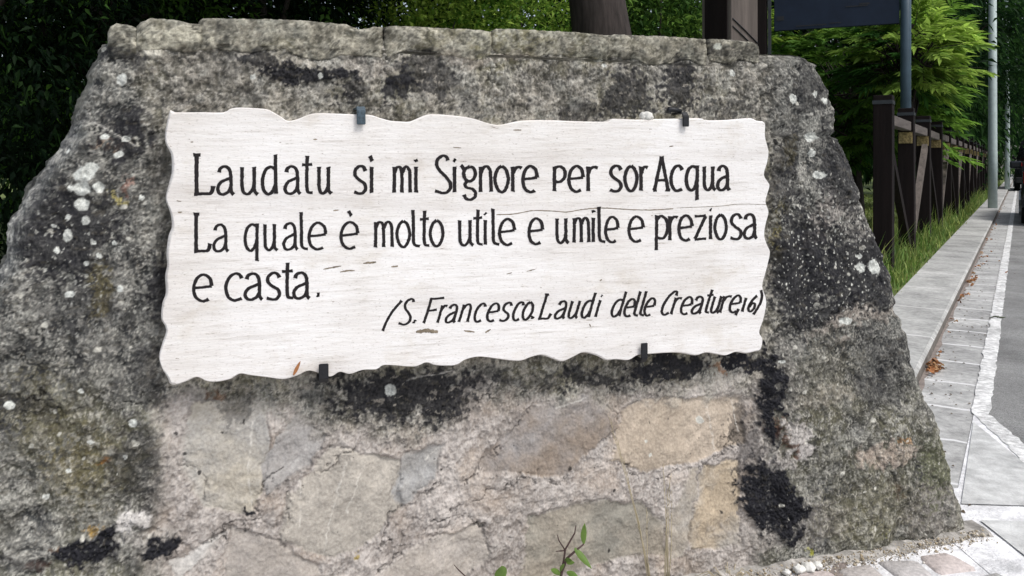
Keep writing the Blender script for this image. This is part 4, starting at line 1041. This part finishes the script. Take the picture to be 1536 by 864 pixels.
for i, (px, py) in enumerate(spots):
    g_ = gpx(px, py); lx = Vector((g_[0], g_[1], 0)).dot(RP)
    if lx < -.375: g_ = np.array((Vector((g_[0], g_[1], 0)) + RP * (-.372 - lx + rl.uniform(0, .05)))[:2])
    o = bpy.data.objects.new('fallen_leaf', leaf_me[i % 6]); COL.objects.link(o)
    s_ = rl.uniform(.018, .036); o.scale = (s_, s_, s_); o.location = (g_[0], g_[1], .012 + s_ * .12 + rl.uniform(0, .012)); o.rotation_euler = (rl.uniform(-.7, .7), rl.uniform(-.7, .7), rl.uniform(0, 6.3))
    tag(o, 'dry brown leaf fallen on the pale gutter stones beside the kerb', 'leaf', 'dry leaves lying in the gutter')
dr = np.random.default_rng(8); Vs, Fs = [], []
for i in range(520):
    ly = 2.6 + 22 * dr.random() ** 1.6; lx = -.375 + abs(dr.normal(0, .11)) if dr.random() < .8 else dr.uniform(-.3, .8)
    p = road(lx, ly, .0095); r_ = dr.uniform(.002, .008); a = dr.uniform(0, 6.28); k0 = len(Vs)
    for q in range(4): Vs.append((p.x + r_ * math.cos(a + q * 1.57) * dr.uniform(.5, 1.5), p.y + r_ * math.sin(a + q * 1.57) * dr.uniform(.5, 1.5), p.z))
    Vs.append((p.x, p.y, p.z + r_ * .7))
    for q in range(4): Fs.append((k0 + q, k0 + (q + 1) % 4, k0 + 4))
o = link('litter', mesh_np('litter', Vs, Fs), mat('dark_litter', (.10, .075, .05), .9, noise_sc=30, dark=.5)); tag(o, 'fine dark crumbs of bark and leaf scattered along the gutter', 'litter', kind='stuff')
g_ = gpx(1496, 480); m_ = MB(); m_.tube([(-.05, 0, .006), (-.01, .008, .014), (.03, -.004, .008), (.055, .004, .01)], [.003, .005, .005, .002], 6)
for a in (-.03, .0, .02): m_.tube([(a, 0, .008), (a + .02, .02, .016)], [.003, .001], 5)
o = m_.build('twig', mat('green_twig', (.05, .06, .03), .8, noise_sc=40, dark=.6), None); o.location = (g_[0], g_[1], .008); tag(o, 'short greenish twig lying across the white edge line', 'twig')

# ------------------------------------------------------------------ timber fence along the kerb
fence = empty('timber_fence', road(-.985, 7.45), RZ)
tag(fence, 'dark timber fence with posts, top rail and slanted braces running along the kerb', 'fence')
NPOST, SP = 24, 1.7
ZG = .06
pm = MB(); pm.box((0, 0, (1.56 + 0) / 2), (.15, .15, 1.56)); pm.bevel(.006, 2); p0 = pm.build('post', M_WOODDARK, fence)
bmn = MB(); bmn.box((0, 0, 1.50), (.158, .158, .032)); bnd = bmn.build('band', M_BAND, p0)
pl_ = MB(); pl_.box((0, -.079, 1.255), (.128, .006, .115))
for a in (-.045, .0, .045):
    for c in (-.035, 0.0, .035): pl_.tube([(a, -.081, 1.255 + c), (a, -.0855, 1.255 + c)], .006, 6)
plt = pl_.build('bracket_plate', M_PLATE, None)
rm = MB(); rm.box((0, SP / 2, 1.362), (.085, SP - .156, .092)); rm.bevel(.005, 1); r0_ = rm.build('rail', M_RAIL, fence)
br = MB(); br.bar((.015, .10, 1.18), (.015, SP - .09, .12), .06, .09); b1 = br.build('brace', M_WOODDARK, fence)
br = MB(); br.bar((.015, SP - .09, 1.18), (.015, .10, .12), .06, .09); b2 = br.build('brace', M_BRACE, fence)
for k in range(NPOST):
    y = k * SP
    if k:
        p = p0.copy(); COL.objects.link(p); p.parent = fence; p.location = (random.uniform(-.008, .008), y, random.uniform(-.012, .012)); p.rotation_euler = (random.uniform(-.006, .006), random.uniform(-.006, .006), random.uniform(-.02, .02))
        for ch in (bnd, plt):
            if ch is plt and k == 1: c = plt
            else: c = ch.copy(); COL.objects.link(c)
            c.parent = p
    if k < NPOST - 1:
        if k:
            r2_ = r0_.copy(); COL.objects.link(r2_); r2_.parent = fence; r2_.location = (0, y, random.uniform(-.008, .008))
        if k >= 2:
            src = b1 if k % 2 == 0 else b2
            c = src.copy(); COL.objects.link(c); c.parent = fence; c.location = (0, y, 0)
b2.location = (0, SP, 0)
fence.location.z = 0.03

# ------------------------------------------------------------------ lamp posts
def lamp(px, Y, label):
    g_ = Vector(((px - HX) / F * Y, Y, .07)); o = empty('street_lamp', g_, RZ); tag(o, label, 'street lamp', 'lamp posts along the kerb')
    m_ = MB(); m_.tube([(0, 0, 0), (0, 0, 1.2), (0, 0, 1.25), (0, 0, 7.5)], [.092, .09, .088, .062], 20); m_.build('pole', M_GALV, o)
    m_ = MB(); m_.box((.088, 0, .88), (.012, .07, .22)); m_.bevel(.003, 1); m_.build('access_door', M_GALV, o)
    m_ = MB(); m_.tube([(0, 0, 7.4), (.1, 0, 7.8), (.5, 0, 8.05), (1.0, 0, 8.1)], [.05, .045, .04, .04], 12); m_.build('arm', M_GALV, o)
    m_ = MB(); m_.box((1.3, 0, 8.1), (.7, .28, .12)); m_.bevel(.03, 2); m_.build('lamp_head', M_GALV, o)
    m_ = MB(); m_.box((1.3, 0, 8.035), (.5, .2, .02)); m_.build('lens', mat('lamp_lens', (.5, .5, .48), .2), o)
    return o
lamp(1489, 17.1, 'grey-green steel lamp post standing nearest on the kerb behind the dark fence')
lamp(1511, 30.0, 'thin far lamp post on the kerb beyond the first pole')

# ------------------------------------------------------------------ timber post and the sign behind the wall
Yp = 5.4
tp = empty('timber_post', ((1094.5 - HX) / F * Yp, Yp, 0.05), R(33)); tag(tp, 'thick square brown timber post rising behind the monument beside the blue sign', 'post')
m_ = MB(); m_.box((0, 0, 1.7), (.26, .26, 3.4)); m_.bevel(.008, 2); m_.build('post_shaft', M_BROWN, tp)
m_ = MB(); m_.box((-.134, .0, 1.7), (.012, .19, 3.36)); m_.build('shade_board', M_WOODDARK, tp)  # thin dark board stands in for the shade on the post's left face
# the two wires crossing its right face
for dz in (0, .05):
    m_ = MB(); m_.tube([(-.12, -.1335, 1.86 + dz), (.0, -.1345, 1.79 + dz), (.125, -.1335, 1.715 + dz)], .0045, 6); m_.build('wire', M_CLIP, tp)
sg = empty('information_sign', (4.26, 8.62, .05)); tag(sg, 'dark navy sign panel held between a wooden upright and a blue-grey metal pole', 'sign')
base = Vector(sg.location)
m_ = MB(); m_.tube([(0, 0, 0), (0, 0, 4.2)], .054, 20); m_.build('metal_pole', M_BLUEPOLE, sg)
Lq = Vector(((1141 - HX) / F * 8.9, 9.2, 0)) - Vector((4.26, 8.62, 0)); Lq.x = (1143 - HX) / F * 9.2 - 4.26
dirn = Vector((Lq.x, Lq.y, 0)); an = math.atan2(-dirn.y, -dirn.x)
m_ = MB(); m_.box((Lq.x, Lq.y, 2.1), (.11, .16, 4.2), an); m_.bevel(.006, 1); m_.build('wooden_upright', M_WOODDARK, sg)
ed = dirn * (1 - .075 / dirn.length)
m_ = MB(); m_.box((ed.x, ed.y - .03, 2.1), (.03, .10, 4.2), an); m_.build('edge_strip', M_BAND, sg)
mid = (ed + Vector((0, 0, 0))) / 2; ln_ = ed.length - .12
m_ = MB(); m_.box((mid.x, mid.y, 3.08 - .05), (ln_, .045, 1.10), an); m_.bevel(.004, 1); m_.build('panel', M_PANEL, sg)
# worn dark marks on the panel back
M3 = Matrix.Rotation(an, 4, 'Z')
for (u, z, l_, h_) in ((-.35, 2.84, .28, .018), (-.30, 2.84, .12, .03), (.22, 2.70, .22, .012), (.30, 2.72, .10, .02), (-.25, 2.52, .32, .012), (-.58, 2.62, .08, .05), (.0, 2.53, .12, .01)):
    p = M3 @ Vector((u, -.0245, 0)); m_ = MB(); m_.box((mid.x + p.x, mid.y + p.y, z - .05 + .05), (l_, .002, h_), an); m_.build('worn_mark', M_CLIP, sg)

# ------------------------------------------------------------------ vegetation
def leaf_mesh(name, P, D, L, W, col, fold=.25, droop=.15, six=False):
    """P,D (n,3); one folded leaf per row"""
    n = len(P); D = D / np.linalg.norm(D, axis=1)[:, None]
    up = rng.normal(0, .45, (n, 3)) + np.array([0, 0, 1.0]); Sd = np.cross(D, up); Sd /= (np.linalg.norm(Sd, axis=1)[:, None] + 1e-9); U = np.cross(Sd, D)
    L = np.broadcast_to(L, (n,))[:, None]; W = np.broadcast_to(W, (n,))[:, None]
    dz = np.array([0, 0, -1.0])
    if not six:
        V = np.stack([P, P + D * L * .42 + Sd * W * .5 + U * W * fold, P + D * L + dz * L * droop, P + D * L * .42 - Sd * W * .5 + U * W * fold], 1)
        k = np.arange(n)[:, None] * 4
        Fc = np.concatenate([k + np.array([[0, 1, 2]]), k + np.array([[0, 2, 3]])]); nv = 4
    else:
        a = P + D * L * .3; b_ = P + D * L * .65 + dz * L * droop * .4
        V = np.stack([P, a + Sd * W * .5 + U * W * fold, b_ + Sd * W * .36 + U * W * fold, P + D * L + dz * L * droop, b_ - Sd * W * .36 + U * W * fold, a - Sd * W * .5 + U * W * fold, (a + b_) / 2], 1)
        k = np.arange(n)[:, None] * 7
        Fc = np.concatenate([k + np.array([[0, 1, 6]]), k + np.array([[1, 2, 6]]), k + np.array([[2, 3, 6]]), k + np.array([[3, 4, 6]]), k + np.array([[4, 5, 6]]), k + np.array([[5, 0, 6]])]); nv = 7
    return mesh_np(name, V.reshape(-1, 3), Fc, np.repeat(col, nv, 0))

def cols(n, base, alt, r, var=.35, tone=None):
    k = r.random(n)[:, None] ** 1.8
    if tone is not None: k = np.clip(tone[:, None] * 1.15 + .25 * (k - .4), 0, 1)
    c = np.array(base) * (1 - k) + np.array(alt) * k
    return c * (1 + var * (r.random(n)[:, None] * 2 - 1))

def clump_points(r, centre, rad, nclump, per, crad, zmin=.1, shell=.55):
    d = r.normal(0, 1, (nclump, 3)); d /= np.linalg.norm(d, axis=1)[:, None]
    q = shell + (1 - shell) * r.random(nclump) ** .6
    lump = 1 + .22 * np.sin(d[:, :1] * 4.1 + centre[0]) * np.sin(d[:, 1:2] * 3.7 + centre[1]) + .12 * np.sin(d[:, 2:] * 6 + centre[0] * 2)
    cc = np.array(centre) + d * q[:, None] * np.array(rad) * lump
    cc = cc[cc[:, 2] > zmin]
    cr = crad * r.uniform(.6, 1.4, len(cc))
    P = np.repeat(cc, per, 0) + r.normal(0, 1, (len(cc) * per, 3)) * np.repeat(cr, per)[:, None] * np.array([.55, .55, .38])
    out = np.repeat((cc - np.array(centre)) / np.array(rad), per, 0)
    global TONE
    TONE = np.repeat(r.random(len(cc)) ** TP, per)  # few clumps take the bright leaf colour, painting lit leaves among shaded ones
    D = out * .9 + r.normal(0, .6, P.shape) + np.array([0, 0, -.25])
    ok = P[:, 2] > zmin * .6
    TONE = TONE[ok]
    return P[ok], D[ok], cc

def trunk_mb(base, top, r0, r1, n=14, seg=10, wob=.06, seed=0, flare=1.5):
    r_ = random.Random(seed); b_, t_ = Vector(base), Vector(top); pts, rad = [], []
    for i in range(seg + 1):
        u = i / seg; p = b_.lerp(t_, u) + Vector((r_.uniform(-1, 1), r_.uniform(-1, 1), 0)) * wob * (0 < i)
        pts.append(p); rad.append((r0 + (r1 - r0) * u) * (1 + (flare - 1) * math.exp(-u * 9)))
    return pts, rad

def tree(name, label, loc, h, r0, crown, leaves_, leafL, leafW, base, alt, seed, lean=(0, 0), trunk_h=None, shell=.5, crad=.30, per=34, group=None, zmin=.15, six=False, cat='tree', limbs=7, tp=2.6):
    r = np.random.default_rng(seed); o = empty(name, (loc[0], loc[1], .05)); tag(o, label, cat, group)
    (cx, cy, cz), rad = crown
    th_ = trunk_h or cz
    pts, rd = trunk_mb((0, 0, -.1), (lean[0], lean[1], th_), r0, r0 * .45, seed=seed, wob=r0 * .12)
    m_ = MB(); m_.tube(pts, rd, 16)
    o_t = m_.build('trunk', M_BARK, o)
    global TP
    TP = tp
    P, D, cc = clump_points(r, (cx, cy, cz), rad, max(4, leaves_ // per), per, crad, zmin, shell)
    m_ = MB()
    for i in range(limbs):
        c = Vector(cc[r.integers(len(cc))]); u = r.uniform(.45, 1); s0 = Vector(pts[int(u * (len(pts) - 1))]); mid_ = s0.lerp(c, .5) + Vector((0, 0, .15 * (c - s0).length))
        m_.tube([s0, mid_, c], [r0 * .3, r0 * .18, r0 * .06], 7)
    m_.build('limb', M_BARK, o)
    me = leaf_mesh('crown', P, D, leafL * r.uniform(.7, 1.3, len(P)), leafW * r.uniform(.7, 1.3, len(P)), cols(len(P), base, alt, r, tone=TONE), six=six)
    link('crown', me, M_LEAF, o)
    return o
def at(px, Y): return ((px - HX) / F * Y, Y)

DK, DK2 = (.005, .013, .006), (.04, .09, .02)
# left: dark evergreens standing close behind the wall
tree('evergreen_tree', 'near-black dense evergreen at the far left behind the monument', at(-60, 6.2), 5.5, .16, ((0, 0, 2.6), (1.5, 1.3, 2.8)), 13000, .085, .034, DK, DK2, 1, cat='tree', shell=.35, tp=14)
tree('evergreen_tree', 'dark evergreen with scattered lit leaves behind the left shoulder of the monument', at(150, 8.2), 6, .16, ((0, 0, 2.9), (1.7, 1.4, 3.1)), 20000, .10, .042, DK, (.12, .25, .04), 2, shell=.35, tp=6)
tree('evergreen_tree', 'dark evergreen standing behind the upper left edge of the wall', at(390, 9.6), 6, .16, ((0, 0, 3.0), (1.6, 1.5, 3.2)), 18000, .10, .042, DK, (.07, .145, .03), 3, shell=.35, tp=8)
# brighter shrubs seen above the wall
tree('leafy_shrub', 'bright green bushy shrub above the middle of the wall left of the thick trunk', at(645, 11.0), 4, .09, ((0, 0, 2.0), (1.35, 1.2, 2.0)), 15000, .10, .045, (.07, .17, .022), (.36, .50, .09), 4, shell=.5, tp=1.2, cat='shrub')
tree('leafy_shrub', 'mid green shrub touching the left side of the thick trunk', at(790, 11.6), 4, .09, ((0, 0, 2.1), (1.0, 1.1, 2.1)), 10000, .10, .045, (.06, .15, .02), (.32, .46, .08), 5, shell=.5, tp=1.4, cat='shrub')
tree('leafy_shrub', 'dark green shrub between the thick trunk and the brown timber post', at(985, 11.4), 4, .09, ((0, 0, 2.1), (1.25, 1.1, 2.1)), 13000, .11, .042, (.035, .085, .018), (.11, .20, .035), 6, shell=.5, cat='shrub')
# the big tree: only its trunk shows, its crown shades the ground
big = tree('large_tree', 'thick dark ridged trunk leaning slightly left behind the top of the wall', at(958, 8.6), 10, .40, ((-4.4, .6, 6.6), (4.4, 4.6, 2.3)), 34000, .22, .12, (.03, .065, .016), (.05, .09, .02), 7, lean=(-.9, .4), trunk_h=6.5, shell=.25, crad=.7, limbs=14)
tree('large_tree', 'tall dark tree far behind the left evergreens', at(180, 13.5), 9, .25, ((0, 0, 5.2), (4.8, 2.4, 5.0)), 30000, .20, .10, (.010, .022, .010), (.016, .034, .012), 8, shell=.2, crad=.6)
tree('large_tree', 'tall dark tree far behind the middle shrubs', at(700, 16), 9, .25, ((0, 0, 5.4), (5.0, 2.4, 5.2)), 26000, .20, .10, (.012, .028, .012), (.02, .045, .014), 9, shell=.2, crad=.6)

# right: feathery tree with long leaflets behind the fence
def spray_tree(name, label, loc, centre, rad, nspray, seed, bright, L=.19, leaflets=13, crown_dir=None):
    r = np.random.default_rng(seed); o = empty(name, (loc[0], loc[1], .05)); tag(o, label, 'tree')
    pts, rd = trunk_mb((0, 0, -.1), (centre[0], centre[1], centre[2] + .4), .085, .03, seed=seed)
    m_ = MB(); m_.tube(pts, rd, 12); m_.build('trunk', M_BARK, o)
    d = r.normal(0, 1, (nspray, 3)); d /= np.linalg.norm(d, axis=1)[:, None]
    q = .35 + .65 * r.random(nspray) ** .5
    lump = 1 + .25 * np.sin(d[:, :1] * 5 + 1) * np.cos(d[:, 2:] * 4.5)
    B = np.array(centre) + d * q[:, None] * np.array(rad) * lump
    ax = d * .8 + r.normal(0, .35, d.shape); ax[:, 2] = ax[:, 2] * .28 + .02; ax /= np.linalg.norm(ax, axis=1)[:, None]
    sl = L * 2.4 * r.uniform(.7, 1.25, nspray)
    P, D, C_ = [], [], []
    u = np.linspace(.12, 1, leaflets)
    sd_ = np.cross(ax, np.array([0, 0, 1.0]) + r.normal(0, .3, ax.shape)); sd_ /= np.linalg.norm(sd_, axis=1)[:, None]
    m_ = MB()
    lim = Vector(pts[-3])
    kk = np.clip(.5 + .5 * (d[:, 0] * .8 + d[:, 2] * .5 - d[:, 1] * .2) + r.normal(0, .2, nspray), 0, 1)  # sprays facing right and up get brighter colour, painting the light on them
    for j, uu in enumerate(u):
        for sgn in (-1, 1):
            p = B + ax * (sl * uu)[:, None] + np.array([0, 0, -.14]) * (sl * uu * uu)[:, None]
            dd = ax * .75 + sgn * sd_ * (.9 - .45 * uu) + np.array([0, 0, -.12]) + r.normal(0, .12, ax.shape)
            P.append(p); D.append(dd)
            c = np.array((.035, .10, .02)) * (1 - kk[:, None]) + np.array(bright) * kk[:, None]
            C_.append(c * (1 + .3 * (r.random((nspray, 1)) * 2 - 1)))
    P, D, C_ = np.concatenate(P), np.concatenate(D), np.concatenate(C_)
    link('crown', leaf_mesh('crown', P, D, L * r.uniform(.7, 1.15, len(P)), L * .25, C_, six=True, droop=.14, fold=.12), M_LEAF, o)
    for i in range(0, nspray, max(1, nspray // 70)):
        a, b_ = Vector(B[i]), Vector(B[i] + ax[i] * sl[i] * .9); s0 = Vector(pts[5 + i % 5])
        m_.tube([s0, s0.lerp(a, .55) + Vector((0, 0, .12)), a, b_], [.018, .012, .007, .002], 5)
    m_.build('limb', M_BARK, o)
    return o
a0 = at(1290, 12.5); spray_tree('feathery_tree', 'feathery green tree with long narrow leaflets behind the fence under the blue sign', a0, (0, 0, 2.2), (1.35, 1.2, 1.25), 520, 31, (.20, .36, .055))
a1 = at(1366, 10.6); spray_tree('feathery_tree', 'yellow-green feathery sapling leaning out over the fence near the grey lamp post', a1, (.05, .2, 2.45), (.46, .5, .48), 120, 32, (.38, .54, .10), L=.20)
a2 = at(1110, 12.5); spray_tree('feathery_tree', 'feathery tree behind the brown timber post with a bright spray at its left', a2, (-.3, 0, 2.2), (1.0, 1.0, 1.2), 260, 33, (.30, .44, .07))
# dark avenue of trees beyond
k = 0
for px, Y, cz, rad, lab in ((1235, 17.5, 4.4, (3.4, 2.4, 4.2), 'dark tree behind the feathery trees under the sign'), (1395, 24, 5.4, (2.9, 3.0, 5.0), 'dark tree over the fence between sign pole and lamp post'), (1428, 31, 5.6, (3.0, 3.5, 5.0), 'dark tree overhanging the fence behind the nearest lamp post'), (1452, 38, 5.8, (3.6, 4.5, 5.4), 'dark far tree above the fence end'), (1474, 52, 6.2, (4.5, 5.5, 5.8), 'dark tree beyond the far lamp post'), (1030, 19, 4.6, (3.4, 2.6, 4.4), 'dark tree far behind the brown timber post')):
    k += 1
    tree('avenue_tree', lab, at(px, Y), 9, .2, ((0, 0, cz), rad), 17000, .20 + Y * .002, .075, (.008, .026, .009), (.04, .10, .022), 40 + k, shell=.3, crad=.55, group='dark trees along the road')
# trees over the road at its far end and across the road
for i, (lx, ly, cz, rad) in enumerate(((3.2, 78, 6.5, (7, 5, 6.4)), (-6, 84, 7, (7, 5, 7)), (13, 70, 6, (5, 6, 6)), (12, 48, 5.5, (4, 5, 5.4)), (12.5, 30, 5.5, (4, 5, 5.4)), (12.2, 13, 6.2, (3.4, 4, 4.2)))):
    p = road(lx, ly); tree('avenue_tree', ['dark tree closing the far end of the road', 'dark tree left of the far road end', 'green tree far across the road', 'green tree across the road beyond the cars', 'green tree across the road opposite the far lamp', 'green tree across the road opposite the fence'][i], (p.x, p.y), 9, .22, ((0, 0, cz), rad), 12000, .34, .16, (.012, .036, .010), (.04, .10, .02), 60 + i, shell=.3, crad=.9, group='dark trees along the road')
# distant wood
r = np.random.default_rng(77); n = 26000
ang = r.uniform(R(-75), R(60), n); dist = r.uniform(62, 80, n)
P = np.stack([np.sin(ang) * dist, np.cos(ang) * dist + 15, r.random(n) ** .8 * 9 * (1 + .25 * np.sin(ang * 23))], 1)
lxv = P[:, 0] * RP.x + P[:, 1] * RP.y; keep = (lxv < -6) | (lxv > 12); P = P[keep]
o = link('distant_wood', leaf_mesh('distant_wood', P, r.normal(0, 1, P.shape), 1.3, .9, cols(len(P), (.010, .022, .010), (.022, .045, .014), r)), M_LEAF); tag(o, 'dark distant wood closing the view beyond the lawn', 'wood', kind='stuff')

# grass: rough verge along the fence, shorter lawn behind
def grass(name, label, n, fx, h0, h1, base, alt, seed, wd=.006):
    r = np.random.default_rng(seed); lx, ly, hs_ = fx(r, n); n = len(lx)
    X = lx * RP.x + ly * RD.x; Y = lx * RP.y + ly * RD.y; H = (h0 + (h1 - h0) * r.random(n) ** 1.6) * hs_
    a = r.uniform(0, 2 * np.pi, n); bend = r.uniform(.15, .8, n) * H; dx, dy = np.cos(a), np.sin(a); sx, sy = -dy * wd, dx * wd
    sc = 1 + ly / 30; sx, sy = sx * sc, sy * sc
    z = .06
    V = np.stack([np.stack([X - sx, Y - sy, z + 0 * X], 1), np.stack([X + sx, Y + sy, z + 0 * X], 1), np.stack([X + dx * bend * .35 + sx * .7, Y + dy * bend * .35 + sy * .7, z + H * .6], 1), np.stack([X + dx * bend * .35 - sx * .7, Y + dy * bend * .35 - sy * .7, z + H * .6], 1), np.stack([X + dx * bend, Y + dy * bend, z + H], 1)], 1)
    kx = np.arange(n)[:, None] * 5
    Fc = np.concatenate([kx + np.array([[0, 1, 2]]), kx + np.array([[0, 2, 3]]), kx + np.array([[3, 2, 4]])])
    o = link(name, mesh_np(name, V.reshape(-1, 3), Fc, np.repeat(cols(n, base, alt, r), 5, 0)), M_GRASS); tag(o, label, 'grass', kind='stuff')
def fv(r, n):
    ly = 3.0 + 40 * r.random(n) ** 1.9; lx = -.77 - .62 * r.random(n) ** 1.0 + r.normal(0, .02, n)
    cl = .30 + 1.25 * np.clip(noise(lx * 3, ly * 1.7, 3) + .8 * noise(lx * 6, ly * 5, 4) + .3, 0, 1); edge = np.clip((-.70 - lx) / .22, .35, 1); return lx, ly, cl * edge
grass('verge_grass', 'long green grass growing along the kerb under the fence', 30000, fv, .06, .30, (.10, .20, .034), (.38, .42, .13), 90, .0042)
def fl(r, n):
    ly = 5 + 22 * r.random(n) ** 1.3; lx = -1.3 - 7 * r.random(n) ** 1.2; return lx, ly, np.ones(n)
grass('lawn_grass', 'short grass of the lawn behind the fence', 30000, fl, .02, .07, (.10, .16, .03), (.26, .28, .08), 91, .006)

# ------------------------------------------------------------------ vehicles at the right edge
M_TYRE = mat('tyre_rubber', (.012, .012, .012), .85, noise_sc=40, dark=.7)
M_RIM = mat('alloy_rim', (.35, .36, .37), .35, noise_sc=8, dark=.9, metal=.8)
M_GLASS = mat('dark_glass', (.015, .018, .02), .08, noise_sc=3, dark=.9, spec=.6)
M_REDL = mat('red_lamp_glass', (.30, .01, .01), .2, noise_sc=8, dark=.9)
M_WHL = mat('clear_lamp_glass', (.7, .7, .7), .15, noise_sc=8, dark=.9)
M_TRIM = mat('black_trim', (.015, .015, .016), .6, noise_sc=20, dark=.8)
def vehicle(name, label, cat, lx, ly, prof_low, prof_glass, width, paint, wheels, wr, mirror):
    """profile in (y along, z); the left side lies at lx"""
    o = empty(name, road(lx + width / 2, ly), RZ); tag(o, label, cat, 'cars parked along the road')
    def loft(prof_, wtop, wbot, z0, z1, nm, m, bev):
        bm = bmesh.new(); sides = []
        for s_ in (-1, 1):
            sides.append([bm.verts.new((s_ * (wbot + (wtop - wbot) * (z - z0) / (z1 - z0)) / 2, y, z)) for y, z in prof_])
        n = len(prof_)
        for i in range(n): bm.faces.new((sides[0][i], sides[0][(i + 1) % n], sides[1][(i + 1) % n], sides[1][i]))
        bm.faces.new(sides[0][::-1]); bm.faces.new(sides[1])
        bmesh.ops.recalc_face_normals(bm, faces=bm.faces[:])
        bmesh.ops.bevel(bm, geom=bm.edges[:], offset=bev, segments=3, affect='EDGES', clamp_overlap=True)
        me = bpy.data.meshes.new(nm); bm.to_mesh(me); bm.free(); return link(nm, me, m, o, True)
    zs = [p[1] for p in prof_low]
    loft(prof_low, width * .97, width, min(zs), max(zs), 'body', paint, .05)
    zg = [p[1] for p in prof_glass]; gz0, gz1 = min(zg), max(zg)
    loft(prof_glass, width * .74, width * .93, gz0, gz1, 'cabin', paint, .05)
    # windows: shrunken cabin profile set slightly proud on each side, plus screens
    c = Vector((sum(p[0] for p in prof_glass) / len(prof_glass), (gz0 + gz1) / 2 + .01))
    inner = [(c.x + (y - c.x) * .9, c.y + (z - c.y) * .74) for y, z in prof_glass]
    for s_ in (-1, 1):
        bm = bmesh.new(); w_ = lambda z: (width * .93 + (width * .74 - width * .93) * (z - gz0) / (gz1 - gz0)) / 2
        bm.faces.new([bm.verts.new((s_ * (w_(z) + .004), y, z)) for y, z in inner])
        r_ = bmesh.ops.extrude_face_region(bm, geom=bm.faces[:])
        for v in [g for g in r_['geom'] if isinstance(g, bmesh.types.BMVert)]: v.co.x -= s_ * .02
        bmesh.ops.recalc_face_normals(bm, faces=bm.faces[:])
        me = bpy.data.meshes.new('side_window'); bm.to_mesh(me); bm.free(); sw_ = link('side_window', me, M_GLASS, o)
        m_ = MB(); m_.box((s_ * (w_((gz0 + gz1) / 2) + .006), c.x, (gz0 + gz1) / 2), (.012, .07, (gz1 - gz0) * .72)); m_.build('pillar', paint, sw_)
        m_ = MB(); m_.box((s_ * (width / 2 + .004), c.x + .25, gz0 - .14), (.02, .18, .028)); m_.bevel(.006, 1); m_.build('door_handle', M_TRIM, o)
        my, mz = mirror; m_ = MB(); m_.box((s_ * (width / 2 + .09), my, mz), (.19, .09, .14)); m_.bevel(.03, 2); m_.box((s_ * (width / 2 - .03), my + .02, mz - .05), (.14, .05, .04)); m_.build('mirror', paint, o)
        m_ = MB(); m_.box((s_ * (width / 2 - .14), prof_low[0][0] - .0, gz0 - .14), (.22, .05, .2)); m_.bevel(.015, 2); m_.build('tail_light', M_REDL, o)
        m_ = MB(); m_.box((s_ * (width / 2 - .2), max(p[0] for p in prof_low) - .02, .68), (.32, .08, .16)); m_.bevel(.02, 2); m_.build('headlight', M_WHL, o)
        for wy in wheels:
            x = s_ * (width / 2 - .1); m_ = MB(); m_.tube([(x - .1, wy, wr), (x - .095, wy, wr), (x + .095, wy, wr), (x + .1, wy, wr)], [wr * .9, wr, wr, wr * .9], 28); wh = m_.build('wheel', M_TYRE, o)
            m_ = MB(); m_.tube([(x + s_ * .085, wy, wr), (x + s_ * .108, wy, wr)], wr * .64, 20)
            for q in range(5):
                a = q * 2 * math.pi / 5; m_.bar((x + s_ * .112, wy, wr), (x + s_ * .112, wy + math.cos(a) * wr * .6, wr + math.sin(a) * wr * .6), .05, .02)
            m_.build('rim', M_RIM, wh)
    yb, zb = prof_glass[0]; yt, zt = prof_glass[1]
    m_ = MB(); m_.bar((0, yb + (yt - yb) * .15 - .008, zb + (zt - zb) * .2), (0, yb + (yt - yb) * .8 - .004, zb + (zt - zb) * .82), width * .66, .02, Vector((0, 1, 0))); m_.build('rear_window', M_GLASS, o)
    yb, zb = prof_glass[-1]; yt, zt = prof_glass[-2]
    m_ = MB(); m_.bar((0, yb + (yt - yb) * .15 + .012, zb + (zt - zb) * .18), (0, yb + (yt - yb) * .85 + .008, zb + (zt - zb) * .86), width * .68, .02, Vector((0, 1, 0))); m_.build('windscreen', M_GLASS, o)
    m_ = MB(); m_.box((0, prof_low[0][0] - .03, .42), (width * .94, .12, .22)); m_.bevel(.03, 2); m_.build('rear_bumper', M_TRIM, o)
    m_ = MB(); m_.box((0, prof_low[0][0] - .045 + .0, .62), (.5, .02, .11)); m_.build('number_plate', M_WHL, o)
    return o
hatch_low = [(0.0, .34), (.0, .9), (.18, .98), (2.9, .96), (3.9, .82), (4.0, .6), (3.98, .26), (3.0, .2), (.5, .2)]
hatch_cab = [(.10, .93), (.42, 1.42), (1.0, 1.47), (1.9, 1.44), (2.85, .93)]
M_CAR = mat('dark_blue_paint', (.012, .015, .02), .25, noise_sc=4, dark=.9, spec=.5)
vehicle('parked_car', 'dark hatchback parked closest at the right edge of the road', 'car', .012, 15.4, hatch_low, hatch_cab, 1.74, M_CAR, (.72, 3.28), .31, (2.5, 1.0))
van_low = [(0.0, .36), (.0, 1.1), (.1, 1.18), (3.7, 1.14), (4.5, .98), (4.62, .7), (4.6, .3), (3.5, .24), (.6, .24)]
van_cab = [(.04, 1.12), (.14, 1.9), (.6, 1.96), (2.9, 1.94), (3.9, 1.12)]
vehicle('parked_van', 'dark van parked farther up the road past the hatchback', 'van', -.20, 35.5, van_low, van_cab, 1.86, mat('black_van_paint', (.014, .016, .018), .25, noise_sc=4, dark=.9, spec=.5), (.85, 3.75), .34, (3.5, 1.3))
